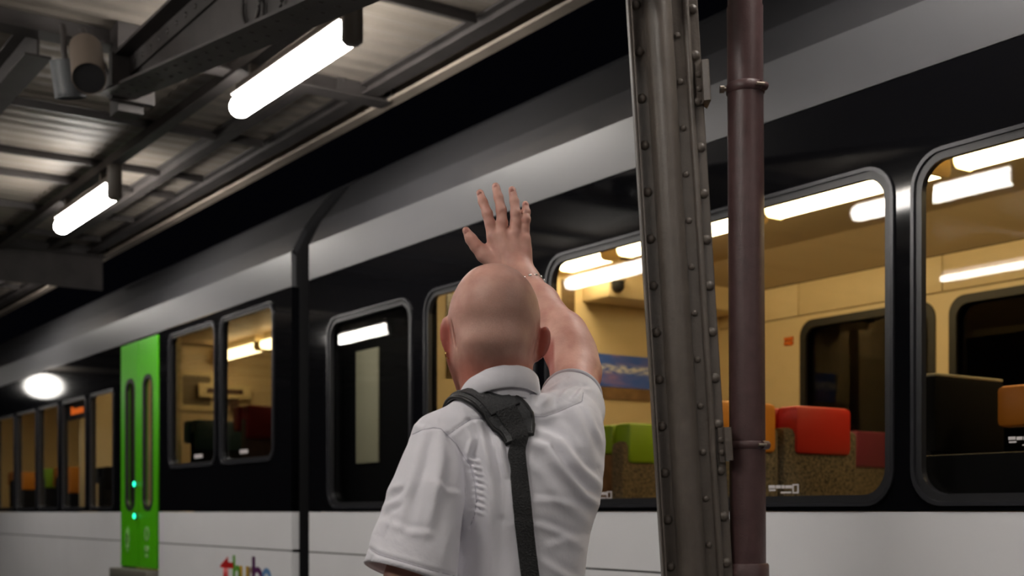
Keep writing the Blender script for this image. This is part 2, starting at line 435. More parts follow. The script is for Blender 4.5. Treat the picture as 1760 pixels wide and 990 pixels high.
rbig = dome_me(.0125, .011, nrm, 12); rbig.materials.append(M_COLUMN)
rsml = dome_me(.0085, .007, nrm, 10); rsml.materials.append(M_COLUMN)
for y in np.arange(8 - 81 * 8, 2100, 80.7):
    c = y2c(y)
    if cbot + .03 < c < ctop - .2: place('rivet', rbig, col_pt(15.5, .012, c), lf)
for y in np.arange(16.5 - 79 * 8, 2100, 79.1):
    c = y2c(y)
    if cbot + .03 < c < ctop - .2: place('rivet', rbig, col_pt(110.5, -.004, c), rf)
for y in np.arange(63 - 79.5 * 8, 2100, 79.45):
    c = y2c(y)
    if cbot + .03 < c < ctop - .2: place('rivet', rsml, col_pt(82, -.006, c), ms)
# pipe brackets on the column's right flange
for (ya, yb, yr) in ((112, 181, (131, 155)), (736, 795, (757, 778))):
    br = col_part('bracket', [(109, -.012), (119, -.012), (119, -.004), (109, -.004)], c0=y2c(yb), c1=y2c(ya), m=M_COLUMN)
    col_part('bracket_lip', [(117, -.040), (127, -.046), (129, -.040), (129, .03), (117, .0)], parent=br, c0=y2c(yb + (0 if ya < 400 else -3)), c1=y2c(ya))
    for y in yr: place('rivet', rsml, col_pt(113.5, -.012, y2c(y)), br)

pipe = empty('rain_pipe', cl(.6, .05, cbot), 'dark oxide-red rain pipe standing beside the riveted column', 'pipe')
def pp(x, y, b=0.03): return cl((x - 880) * K, b, y2c(y))
def pipe_c(y, b=.03):
    return pp(1284 + 5.5 * y / 990, y, b)
pr = 31 * K
link('lower_tube', tube_me([pipe_c(1800), pipe_c(4)], pr, 40), M_PIPE, pipe)
link('upper_tube', tube_me([pipe_c(4), pipe_c(-420)], pr * .955, 40), M_PIPE, pipe)
link('socket', tube_me([pipe_c(1010), pipe_c(972), pipe_c(969)], [36 * K, 36 * K, 34 * K], 40), M_PIPE, pipe)
for y, w in ((147, 9), (765, 7)):
    cpart = link('clamp', tube_me([pipe_c(y + w), pipe_c(y + w - 2), pipe_c(y - w + 2), pipe_c(y - w)], [pr * 1.0, pr * 1.07, pr * 1.07, pr * 1.0], 40), M_PIPE, pipe)
    cc = pipe_c(y)
    link('screw', tube_me([cc - RIGHT * (pr * 1.0), cc - RIGHT * (pr * 1.0 + 8 * K)], 3.4 * K, 12), M_BOLT, cpart)
    link('screw_head', tube_me([cc - RIGHT * (pr + 6 * K), cc - RIGHT * (pr + 13 * K)], 6.5 * K, 12), M_BOLT if y < 400 else M_PIPE, cpart)
    link('lug', tube_me([cc + RIGHT * (pr * .62) - VIEW * (pr * .85), cc + RIGHT * (pr * 1.02) - VIEW * (pr * .55)], 7.5 * K, 14), M_PIPE, cpart)
    link('screw', tube_me([cc + RIGHT * (pr * .42) - VIEW * (pr * 1.10), cc + RIGHT * (pr * .88) - VIEW * (pr * .98)], 2.6 * K, 10), M_BOLT, cpart)
# ------------------------------------------------------------------ the train
D = 3.2; YF = 6.0                                # near and far side of the cars
def car_root(name, X, label): return empty(name, (X, 4.6, -0.6), label, 'train car', 'cars of the standing train')
carA = car_root('train_car', -2.4, 'near train car with bright yellow cabin and large rounded windows')
carB = car_root('train_car', -14.5, 'far train car with the green double door, left of the black gangway gap')
PROF = [(3.2, 1.54), (3.28, 1.693), (3.46, 1.92), (3.72, 2.08), (4.1, 2.15), (4.6, 2.17)]
def window(car, X0, X1, z0, z1, r, gm, gasket=.026, rim=.010):
    """pane with gasket and thin metal rim"""
    p = link('window_pane', plate_me(rrect(X0 + .008, X1 - .008, z0 + .008, z1 - .008, r), [], .008, side_M(D + .028)), gm, car)
    link('gasket', plate_me(rrect(X0, X1, z0, z1, r), [rrect(X0 + gasket, X1 - gasket, z0 + gasket, z1 - gasket, max(.02, r - gasket * .6))], .022, side_M(D + .010)), M_FRAME2, p)
    link('rim', plate_me(rrect(X0 - rim, X1 + rim, z0 - rim, z1 + rim, r + rim), [rrect(X0 + .002, X1 - .002, z0 + .002, z1 - .002, r)], .010, side_M(D - .003)), M_FRAME, p)
    return p
def rect(X0, X1, z0, z1): return [(X0, z0), (X1, z0), (X1, z1), (X0, z1)]
def car_shell(car, X0, X1, door=None):
    segs = [(X0, X1)] if not door else [(X0, door[0]), (door[1], X1)]
    for (a, b) in segs:
        box('lower_panel', a, b, D, D + .05, zz(-.226), zz(0), M_WHITE, car)
        box('lower_panel', a, b, D, D + .05, zz(-.92), zz(-.234), M_WHITE, car)
        box('groove_backing', a, b, D + .01, D + .05, zz(-.24), zz(-.22), M_RUBBER, car)
        box('skirt', a, b, D + .03, D + .09, zz(-1.55), zz(-.925), M_RUBBER, car)
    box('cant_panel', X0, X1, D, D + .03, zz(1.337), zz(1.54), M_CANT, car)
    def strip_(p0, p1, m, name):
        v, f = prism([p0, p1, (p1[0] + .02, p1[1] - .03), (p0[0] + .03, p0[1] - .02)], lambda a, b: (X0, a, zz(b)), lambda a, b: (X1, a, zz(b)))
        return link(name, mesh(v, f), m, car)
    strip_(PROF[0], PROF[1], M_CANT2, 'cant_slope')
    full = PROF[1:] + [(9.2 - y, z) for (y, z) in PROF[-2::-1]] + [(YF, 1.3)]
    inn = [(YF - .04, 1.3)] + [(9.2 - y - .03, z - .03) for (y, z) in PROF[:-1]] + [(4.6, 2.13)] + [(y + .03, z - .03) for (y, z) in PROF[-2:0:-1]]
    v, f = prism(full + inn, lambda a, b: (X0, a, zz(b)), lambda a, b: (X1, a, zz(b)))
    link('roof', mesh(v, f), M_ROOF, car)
    box('underframe', X0 + .3, X1 - .3, 3.5, 5.7, zz(-1.6), zz(-.82), M_RUBBER, car)
    box('cabin_floor', X0 + .04, X1 - .04, D + .05, YF - .05, zz(-.80), zz(-.75), M_FLOORT, car)
    box('far_lower_panel', X0, X1, YF - .04, YF, zz(-1.3), zz(.05), M_WHITE, car)
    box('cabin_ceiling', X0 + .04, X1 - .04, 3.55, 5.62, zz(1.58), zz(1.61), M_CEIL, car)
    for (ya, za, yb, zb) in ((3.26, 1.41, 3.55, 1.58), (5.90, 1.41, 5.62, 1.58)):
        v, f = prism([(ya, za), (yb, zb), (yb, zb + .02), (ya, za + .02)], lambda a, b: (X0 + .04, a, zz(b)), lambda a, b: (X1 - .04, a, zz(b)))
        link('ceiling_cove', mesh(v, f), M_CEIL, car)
    for X, s in ((X0, 1), (X1, -1)):               # end walls
        poly = [(D + .002, -.92), (D + .002, 1.54)] + PROF[1:] + [(9.2 - y, z) for (y, z) in PROF[-2::-1]] + [(YF, -.92)]
        hole = [(3.9, -.7), (5.3, -.7), (5.3, 1.2), (3.9, 1.2)]
        link('end_wall', plate_me(poly, [hole], .03, cross_M(X + s * .016)), M_RUBBER, car)
# near car
AX0, AX1 = -6.75, 2.2
car_shell(carA, AX0, AX1)
WA = [(-6.50, -5.57), (-5.43, -4.50), (-4.41, -2.60), (-2.515, -.74), (-.655, 1.12)]
link('window_band', plate_me(rect(AX0, AX1, .004, 1.333), [rrect(a, b, .028, 1.075, .10) for a, b in WA], .05, side_M(D + .025)), M_BLACK, carA)
panesA = [window(carA, a, b, .028, 1.075, .10, M_GLASS) for a, b in WA]
# far side of the near cabin
FWA = [(-5.48, -4.50), (-4.40, -2.60), (-2.50, -.72), (-.62, 1.15)]
link('far_wall', plate_me(rect(AX0 + .04, AX1 - .04, -.75, 1.20), [rrect(a, b, .08, 1.165, .10) for a, b in FWA], .03, side_M(5.915)), M_CREAM, carA)
for a, b in FWA:
    w = link('far_window_pane', plate_me(rrect(a, b, .08, 1.165, .10), [], .008, side_M(5.935)), M_GLASSB, carA)
    link('gasket', plate_me(rrect(a - .005, b + .005, .075, 1.17, .10), [rrect(a + .04, b - .04, .12, 1.125, .08)], .02, side_M(5.900)), M_RUBBER, w)
sx = [AX0 + .04, -5.5, -4.45, -3.4, -2.55, -1.6, -.67, .4, AX1 - .04]
for i in range(len(sx) - 1):
    box('upper_wall_panel', sx[i] + .004, sx[i + 1] - .004, 5.895, 5.93, zz(1.206), zz(1.405), M_CREAM, carA, bev=.003)
box('panel_backing', AX0 + .04, AX1 - .04, 5.925, 5.94, zz(1.19), zz(1.42), M_DARKIN, carA)
box('near_upper_lining', AX0 + .04, AX1 - .04, 3.255, 3.27, zz(1.10), zz(1.42), M_CREAM, carA)
box('near_lower_lining', AX0 + .04, AX1 - .04, 3.255, 3.27, zz(-.75), zz(.03), M_CREAM, carA)
# transverse wall with doorway strip, overhead box, dado
PX = -6.2
pw = box('partition_wall', PX - .04, PX, 3.36, 5.90, zz(.39), zz(1.57), M_CREAM, carA)
M_DADO = mat('brown dado laminate', (0.11, 0.065, 0.045), 0.5, noise=0.3, nscale=20); M_DRAIL = mat('red dado rail', (0.45, 0.09, 0.025), 0.4)
box('dado', PX - .04, PX + .004, 3.36, 5.90, zz(-.75), zz(.375), M_DADO, pw)
box('dado_rail', PX - .04, PX + .012, 3.36, 5.90, zz(.375), zz(.392), M_DRAIL, pw)
M_BROWNG = mat('brown doorway glass', (0.12, 0.08, 0.045), 0.2)
box('door_slot', PX - .02, PX + .006, 4.60, 4.70, zz(.40), zz(1.40), M_BROWNG, pw)
box('door_slot', PX - .02, PX + .006, 3.79, 3.83, zz(.76), zz(1.30), M_BROWNG, pw)
box('overhead_box', PX, PX + .26, 4.76, 5.89, zz(1.28), zz(1.43), M_CREAM, pw, bev=.012)
M_STRIP = mat('brown strip', (0.26, 0.16, 0.085), 0.5, noise=0.3, nscale=15)
box('wall_strip', PX, PX + .012, 4.74, 5.89, zz(.70), zz(.772), M_STRIP, pw)
# blank dark panel and pale slat behind the first window
bp = box('blind_panel', -6.70, -5.535, 3.30, 3.33, zz(-.2), zz(1.35), M_DARKIN, carA)
pa, pb = trk(614, 797, 3.298), trk(652, 590, 3.298)
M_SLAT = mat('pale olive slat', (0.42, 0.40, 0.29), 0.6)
box('pale_slat', pa.x, pb.x, 3.288, 3.30, pa.z, pb.z - .02, M_SLAT, bp, bev=.003)
# dark ledge behind the right-hand window
box('dark_ledge', -2.56, -.66, 3.28, 3.50, zz(-.74), zz(.175), M_DARKIN, carA, bev=.01)
# poster
def poster_mat():
    m, nt, b = node_mat('blue poster print'); L = nt.links
    tc = nt.nodes.new('ShaderNodeTexCoord'); sp = nt.nodes.new('ShaderNodeSeparateXYZ'); L.new(tc.outputs['Generated'], sp.inputs[0])
    n = nt.nodes.new('ShaderNodeTexNoise'); n.inputs['Scale'].default_value = 3.2; n.inputs['Detail'].default_value = 3; L.new(tc.outputs['Generated'], n.inputs['Vector'])
    r = nt.nodes.new('ShaderNodeValToRGB'); e = r.color_ramp.elements
    e[0].position = .32; e[0].color = (.015, .16, .80, 1); e[1].position = .72; e[1].color = (.35, .25, .62, 1)
    k = r.color_ramp.elements.new(.55); k.color = (.12, .20, .78, 1)
    L.new(n.outputs['Fac'], r.inputs[0])
    # blurred pale line of print across the middle
    mm = nt.nodes.new('ShaderNodeMath'); mm.operation = 'SUBTRACT'; mm.inputs[1].default_value = .56; L.new(sp.outputs['Z'], mm.inputs[0])
    ab = nt.nodes.new('ShaderNodeMath'); ab.operation = 'ABSOLUTE'; L.new(mm.outputs[0], ab.inputs[0])
    ls = nt.nodes.new('ShaderNodeMapRange'); ls.inputs[1].default_value = .16; ls.inputs[2].default_value = .06; L.new(ab.outputs[0], ls.inputs[0])
    n2 = nt.nodes.new('ShaderNodeTexNoise'); n2.inputs['Scale'].default_value = 13; n2.inputs['Detail'].default_value = 1; L.new(tc.outputs['Generated'], n2.inputs['Vector'])
    g = nt.nodes.new('ShaderNodeMapRange'); g.inputs[1].default_value = .38; g.inputs[2].default_value = .55; L.new(n2.outputs['Fac'], g.inputs[0])
    pr_ = nt.nodes.new('ShaderNodeMath'); pr_.operation = 'MULTIPLY'; L.new(ls.outputs[0], pr_.inputs[0]); L.new(g.outputs[0], pr_.inputs[1])
    mx = nt.nodes.new('ShaderNodeMix'); mx.data_type = 'RGBA'; L.new(pr_.outputs[0], mx.inputs['Factor']); L.new(r.outputs[0], mx.inputs['A']); mx.inputs['B'].default_value = (.85, .88, 1.0, 1)
    L.new(mx.outputs['Result'], b.inputs['Base Color']); b.inputs['Roughness'].default_value = .3
    return m
po = link('poster', box_me(PX + .002, PX + .010, 4.85, 5.62, zz(.775), zz(.975)), poster_mat(), None, origin=(PX, 5.2, zz(.775)))
tag(po, 'blue poster with blurred white lettering on the yellow cabin wall', 'poster')
M_ORANGE = mat('orange sticker', (0.75, 0.16, 0.01), 0.5)
sk = trk(1356, 590, 5.895)
for dz in (.0, .028):
    s_ = box('wall_sticker', sk.x - .035, sk.x + .035, 5.888, 5.896, sk.z - .012 + dz, sk.z + .010 + dz, M_ORANGE, carA)
dm = pt(1062, 492, 7.6)
cdm = empty('dome_camera', dm, 'small dark dome camera on the cabin ceiling box', 'camera')
link('dome', tube_me([dm + Vector((0, 0, -.035)), dm + Vector((0, 0, -.028)), dm + Vector((0, 0, -.01)), dm + Vector((0, 0, .03))], [.012, .026, .038, .038], 16), M_RUBBER, cdm)
link('dome_base', tube_me([dm + Vector((0, 0, .03)), dm + Vector((0, 0, .05))], .048, 16), M_CREAM, cdm)
# window stickers (tiny blurred print)
M_PRINT = mat('white print', (0.62, 0.58, 0.58), 0.5)
def sticker(pane, x0, y0, sc=1.0, seed=1):
    rnd = random.Random(seed); bm = bmesh.new()
    def q(xa, xb, ya, yb):
        a, b = trk(xa, yb, D + .021), trk(xb, ya, D + .021)
        vv = [bm.verts.new(p) for p in ((a.x, D + .021, a.z), (b.x, D + .021, a.z), (b.x, D + .021, b.z), (a.x, D + .021, b.z))]
        bm.faces.new(vv)
    x = x0
    for w in (11, 9, 5, 12):
        q(x, x + w * sc, y0, y0 + 5.5 * sc); x += (w + 1.2) * sc
    q(x0 + 21 * sc, x0 + 39 * sc, y0 + 11 * sc, y0 + 14 * sc)
    q(x0 + 1 * sc, x0 + 12 * sc, y0 + 7 * sc, y0 + 10 * sc)
    for (a, b, c, d) in ((0, 2.2, 0, 16), (8.5, 10.7, 0, 16), (2.2, 8.5, 0, 2.4), (2.2, 8.5, 13.6, 16)):
        q(x0 + (41 + a) * sc, x0 + (41 + b) * sc, y0 - 2 * sc + c * sc, y0 - 2 * sc + d * sc)
    return link('window_print', from_bm(bm), M_PRINT, pane)
sticker(panesA[2], 1321, 834, 1.0, 1)
sticker(panesA[3], 1733, 750, 1.15, 2)
sticker(panesA[2], 1010, 846, .8, 3)

# far car
BX0, BX1 = -22.0, -6.99
DX0, DX1 = -10.20, -9.32
car_shell(carB, BX0, BX1, (DX0, DX1))
WB1 = [(-9.09, -8.205), (-8.10, -7.256)]
WB2 = [(-11.06, -10.42), (-11.92, -11.19), (-12.76, -12.06), (-13.62, -12.86), (-14.52, -13.72), (-15.4, -14.62), (-16.3, -15.5), (-17.2, -16.4)]
link('window_band', plate_me(rect(DX1, BX1, .004, 1.333), [rrect(a, b, .325, 1.276, .07) for a, b in WB1], .05, side_M(D + .025)), M_BLACK, carB)
link('window_band', plate_me(rect(BX0, DX0, .004, 1.333), [rrect(a, b, .025, 1.0, .05) for a, b in WB2], .05, side_M(D + .025)), M_BLACK, carB)
panesB = [window(carB, a, b, .325, 1.276, .07, M_GLASSB, .02, .014) for a, b in WB1]
panesB2 = [window(carB, a, b, .025, 1.0, .05, M_GLASS, .02, .006) for a, b in WB2]
FWB = [(-9.0, -7.3), (-11.5, -9.6), (-13.9, -12.0), (-16.2, -14.2)]
link('far_wall', plate_me(rect(BX0 + .04, BX1 - .04, -.75, 1.42), [rrect(a, b, .25, 1.165, .10) for a, b in FWB], .03, side_M(5.915)), M_CREAM, carB)
for a, b in FWB: link('far_window_pane', plate_me(rrect(a, b, .25, 1.165, .10), [], .008, side_M(5.935)), M_GLASSB, carB)
box('near_upper_lining', BX0 + .04, BX1 - .04, 3.255, 3.27, zz(1.34), zz(1.42), M_CREAM, carB)
pB = box('partition_wall', -11.74, -11.70, 3.30, 5.90, zz(-.75), zz(1.57), M_CREAM, carB)
M_PALEF = mat('pale yellow frame', (0.85, 0.72, 0.42), 0.5); M_DULL = mat('dull olive panel', (0.20, 0.16, 0.09), 0.5)
link('door_window_frame', plate_me(rrect(4.19, 4.56, .96, 1.33, .03), [rrect(4.235, 4.515, 1.01, 1.29, .02)], .02, cross_M(-11.69)), M_PALEF, pB)
link('door_window', plate_me(rrect(4.235, 4.515, 1.01, 1.29, .02), [], .01, cross_M(-11.692)), M_DULL, pB)
sg = box('info_sign', -11.66, -11.63, 4.38, 4.90, zz(1.09), zz(1.22), M_PALEF, None, origin=(-11.65, 4.6, zz(1.09)))
tag(sg, 'pale information sign with dark fields inside the far car', 'sign')
for (a, b) in ((4.46, 4.55), (4.64, 4.82)): box('sign_field', -11.632, -11.625, a, b, zz(1.13), zz(1.175), M_DADO, sg)
box('sign_stem', -11.66, -11.64, 4.70, 4.78, zz(.97), zz(1.09), M_DADO, sg)
box('partition_wall', -18.9, -18.86, 3.30, 5.90, zz(-.75), zz(1.57), M_CREAM, carB)
for i, pn in enumerate(panesB):
    px = (330, 408)[i]; bm = bmesh.new()
    a, b = trk(px + 4, 788 - 8 * i, D + .021), trk(px + 18, 780 - 8 * i, D + .021)
    bm.faces.new([bm.verts.new(p) for p in ((a.x, D + .021, a.z), (b.x, D + .021, a.z), (b.x, D + .021, b.z), (a.x, D + .021, b.z))])
    link('window_print', from_bm(bm), M_PRINT, pn)
# green double door
M_LED = emit('door button light', (0.02, 0.9, 0.45), 2.2)
M_STEP = mat('door step', (0.13, 0.12, 0.10), 0.5)
xm = (DX0 + DX1) / 2
for (a, b, ga, gb) in ((DX0 + .006, xm - .006, -10.085, -9.845), (xm + .006, DX1 - .006, -9.665, -9.43)):
    lf_ = link('door_leaf', plate_me(rect(a, b, -.425, 1.318), [rrect(ga, gb, .012, 1.04, .095)], .04, side_M(D + .012)), M_GREEN, carB)
    link('door_glass', plate_me(rrect(ga, gb, .012, 1.04, .095), [], .008, side_M(D + .015)), M_GLASS, lf_)
    link('door_gasket', plate_me(rrect(ga - .004, gb + .004, .008, 1.044, .097), [rrect(ga + .028, gb - .028, .04, 1.012, .07)], .02, side_M(D + .0)), M_RUBBER, lf_)
    if a < xm - .1:
        for y in (832, 887):
            p = trk(232.5, y, D - .012)
            q = link('door_button', tube_me([p + Vector((0, .004, 0)), p + Vector((0, -.012, 0))], .020, 14), M_LED, lf_)
            link('button_ring', tube_me([p + Vector((0, .004, 0)), p + Vector((0, -.006, 0))], .030, 14), M_RUBBER, q)
        cx, cz = trk(221, 928, D).x, -.215
        for ang in (0, 45, 90, 135):
            c_, s_ = math.cos(math.radians(ang)), math.sin(math.radians(ang))
            pts = [(cx + .5 * (c_ * u - s_ * w), cz + (s_ * u + c_ * w)) for u, w in ((-.10, -.018), (.10, -.018), (.10, .018), (-.10, .018))]
            link('door_decal', plate_me(pts, [], .002, side_M(D - .0095)), M_GREENL, lf_)
    else:
        cx = trk(254, 920, D).x
        ring = [(cx + .055 * math.cos(t), -.165 + .055 * math.sin(t)) for t in np.linspace(0, 2 * math.pi, 20, endpoint=False)]
        ring2 = [(cx + .03 * math.cos(t), -.165 + .03 * math.sin(t)) for t in np.linspace(0, 2 * math.pi, 20, endpoint=False)]
        link('door_decal', plate_me(ring, [ring2], .002, side_M(D - .0095)), M_GREENL, lf_)
        link('door_decal', plate_me(rrect(cx - .05, cx + .05, -.30, -.255, .015), [], .002, side_M(D - .0095)), M_GREENL, lf_)
        link('door_decal', plate_me(rrect(cx - .035, cx + .035, -.345, -.32, .01), [], .002, side_M(D - .0095)), M_GREENL, lf_)
box('door_step', DX0, DX1, D - .10, D + .06, zz(-.52), zz(-.44), M_STEP, carB, bev=.006)
box('lower_panel', DX0, DX1, D, D + .05, zz(-.92), zz(-.52), M_WHITE, carB)
box('vestibule_panel', -10.37, -10.34, 3.28, 3.74, zz(-.75), zz(1.45), M_CREAM, carB)
box('door_header', DX0, DX1, D + .002, D + .05, zz(1.318), zz(1.337), M_BLACK, carB)
box('door_pillar', DX0 - .03, DX0, D + .02, D + .12, zz(-.45), zz(1.33), M_RUBBER, carB)
# destination display and coloured lettering
M_DISP = emit('orange display digits', (1.0, 0.19, 0.02), 0.55)
dsp = box('display', -11.90, -11.21, D + .04, D + .06, zz(.83), zz(.985), M_RUBBER, carB)
p0 = trk(126, 712, D)
for k in range(5):
    box('display_digit', p0.x - .20 + k * .08, p0.x - .20 + k * .08 + .055, D + .034, D + .04, zz(.875), zz(.925 + .02 * (k == 0)), M_DISP, dsp)
def letter(ch, x0, x1, h, colr):
    cu = bpy.data.curves.new('t', 'FONT'); cu.body = ch; cu.extrude = .0; cu.offset = .022; cu.size = 1
    o = bpy.data.objects.new('tmp', cu); COL.objects.link(o)
    me = bpy.data.meshes.new_from_object(o.evaluated_get(bpy.context.evaluated_depsgraph_get())); bpy.data.objects.remove(o)
    xsv = [v.co.x for v in me.vertices]; ysv = [v.co.y for v in me.vertices]
    a, b, c, d = min(xsv), max(xsv), min(ysv), max(ysv)
    for v in me.vertices:
        v.co.x = x0 + (v.co.x - a) / (b - a) * (x1 - x0); v.co.y = -.485 + (v.co.y - c) / (d - c) * h; v.co.z = 0
    me.transform(side_M(D - .002)); me.materials.clear()
    return link('logo_letter', me, mat('logo ' + ch, colr, .4), carB)
def lx(px): return trk(px, 965, D).x
for ch, a, b, h, c in (('t', 379, 403, .195, (.50, .004, .004)), ('h', 400.5, 414, .205, (.12, .36, .03)), ('u', 412, 428, .14, (.60, .36, .03)),
                       ('r', 427, 435, .14, (.30, .20, .16)), ('b', 433.5, 452, .205, (.09, .01, .09)), ('o', 450, 467, .14, (.10, .25, .50))):
    letter(ch, lx(a), lx(b), h, c)
# gangway between the cars
gw = empty('gangway', (-6.87, 4.6, zz(-.9)), 'black folded gangway in the gap between the two cars', 'gangway')
for k in range(4):
    X = BX1 + .035 + k * .057
    link('bellows_fold', plate_me(rrect(3.45, 5.75, -.85, 1.80, .2), [rrect(3.7, 5.5, -.72, 1.5, .15)], .02, cross_M(X)), M_RUBBER, gw)
link('bellows_skin', plate_me(rrect(3.55, 5.65, -.80, 1.72, .2), [rrect(3.66, 5.54, -.75, 1.6, .15)], .23, cross_M(-6.87)), M_RUBBER, gw)

# ------------------------------------------------------------------ cabin lights
def cabin_light(x0, x1, label):
    root = empty('cabin_light', ((x0 + x1) / 2, 4.6, zz(1.58)), label, 'light', 'cabin ceiling lights')
    link('diffuser', plate_me(rrect(4.535, 4.665, 1.44, 1.515, .03, 4), [], (x1 - x0) - .03, cross_M((x0 + x1) / 2)), M_CABLAMP, root)
    box('fixture', x0 + .05, x1 - .05, 4.56, 4.64, zz(1.51), zz(1.582), M_PALEF, root)
    for x in (x0, x1 - .015): link('end_cap', plate_me(rrect(4.53, 4.67, 1.435, 1.52, .03, 4), [], .015, cross_M(x + .0075)), M_PALEF, root)
    return root
for (a, b, lab) in ((-6.15, -5.72, 'short cabin light nearest the poster wall'), (-5.60, -4.56, 'cabin light seen either side of the riveted column'), (-4.46, -3.48, 'cabin light behind the rain pipe and the wide window'),
                    (-3.38, -2.32, 'cabin light in the right-hand window'), (-2.22, -1.1, 'cabin light beyond the right edge of the picture'),
                    (-11.55, -10.68, 'cabin light seen through the far car windows'), (-10.58, -9.5, 'small cabin light right of the far car window light'), (-9.4, -8.3, 'cabin light over the far car seats'), (-14.2, -12.6, 'cabin light beyond the far partition'), (-17.2, -15.6, 'farthest cabin light at the left end')):
    cabin_light(a, b, lab)

# ------------------------------------------------------------------ seats
def seat(X, y0, w, ztop, fdir, hm, fm, label, hh=.20, floor=-.75, hw=None, wing=True):
    """X: plane of the backrest, y0: near edge, fdir: -1 faces away from the camera"""
    root = empty('passenger_chair', (X, y0 + w / 2, zz(floor)), label, 'chair', 'cabin seats')
    hw = hw or w - .07
    yc = y0 + w / 2
    box('backrest', X - .05, X + .05, y0, y0 + w, zz(floor + .42), zz(ztop - .09), fm, root, bev=.03)
    hd_ = box('headrest', X - .062, X + .066, yc - hw / 2, yc + hw / 2, zz(ztop - hh), zz(ztop), hm, root, bev=.022)
    if wing: box('headrest_wing', X - .16, X - .04, yc - hw / 2 - .025, yc - hw / 2 + .05, zz(ztop - hh * .75), zz(ztop - .004), hm, hd_, bev=.02)
    xa, xb = (X - .50, X - .03) if fdir < 0 else (X + .03, X + .50)
    box('cushion', xa, xb, y0, y0 + w, zz(floor + .34), zz(floor + .46), fm, root, bev=.03)
    box('pedestal', (xa + xb) / 2 - .15, (xa + xb) / 2 + .15, y0 + .05, y0 + w - .05, zz(floor), zz(floor + .34), M_SEATDK, root)
    return root
def hmat(n, c): return mat(n, c, .5)
H_RED = hmat('red headrest', (0.62, 0.022, 0.012)); H_GRN = hmat('green headrest', (0.24, 0.42, 0.01)); H_ORG = hmat('orange headrest', (0.72, 0.26, 0.02))
H_PUR = hmat('maroon headrest', (0.20, 0.03, 0.055)); H_DRED = hmat('dark red headrest', (0.30, 0.02, 0.02)); H_TEAL = hmat('dark teal headrest', (0.02, 0.06, 0.075)); H_BLK = mat('charcoal headrest', (0.008, 0.008, 0.008), .9, spec=.1)
seat(-3.70, 3.83, .45, .435, -1, H_RED, M_SPECK, 'speckled seat with a bright red headrest, right of the rain pipe', hw=.33)
seat(-3.70, 3.36, .45, .435, -1, H_ORG, M_SPECK, 'seat with an orange headrest, half hidden by the rain pipe')
seat(-4.90, 3.97, .45, .438, -1, H_GRN, M_SPECK, 'seat with a lime green headrest, left of the riveted column')
seat(-4.72, 5.40, .45, .44, -1, H_PUR, M_SPECK, 'seat with a dull maroon headrest behind the red one')
seat(-5.75, 4.9, .45, .38, 1, H_DRED, M_DADO, 'dark brown seat under the blue poster')
ts = seat(-2.98, 3.82, .42, .49, -1, H_BLK, M_SEATDK, 'tall charcoal seat behind the right-hand window', hh=.28, hw=.42, wing=False)
box('lit_top_edge', -3.035, -2.92, 3.83, 4.23, zz(.486), zz(.498), M_SLAT, ts, bev=.005)  # pale strip paints the ceiling light along the seat's top edge
seat(-2.62, 3.97, .45, .45, 1, H_ORG, M_SEATDK, 'dark seat with an orange headrest at the right edge', hh=.20)
seat(-8.94, 3.70, .48, .79, -1, H_DRED, M_DADO, 'seat with a dark red headrest in the far car', hh=.25, floor=-.40, hw=.46)
seat(-10.05, 3.72, .48, .75, 1, H_TEAL, M_SEATDK, 'seat with a dark teal headrest in the far car', hh=.25, floor=-.40, hw=.46)
seat(-12.75, 3.36, .45, .44, -1, H_ORG, M_SEATDK, 'far seat with an orange headrest under the display', hh=.26)
seat(-13.35, 3.36, .45, .44, -1, H_GRN, M_SEATDK, 'far seat with a green headrest left of the display')
seat(-14.6, 3.36, .45, .44, -1, H_ORG, M_SEATDK, 'farthest seat with an orange headrest at the left edge')
seat(-11.35, 3.36, .45, .40, -1, H_BLK, M_SEATDK, 'dark seat in the window next to the green door')
# ------------------------------------------------------------------ the waving man
MD = 2.2                                          # distance from the camera; 1 px = 1 mm there
def P(x, y, b=0.0):
    k = (1 + b / MD) / 1000.0
    return np.array([(x - 880) * k, b, (880 - y) * k])
def man_world(v):                                 # local (right, away, up) -> world
    v = np.asarray(v, dtype=np.float64)
    R_, V_ = np.array(RIGHT), np.array(VIEW)
    return np.array(CAM) + (MD + v[:, 1:2]) * V_ + v[:, 0:1] * R_ + v[:, 2:3] * np.array([0, 0, 1.0])

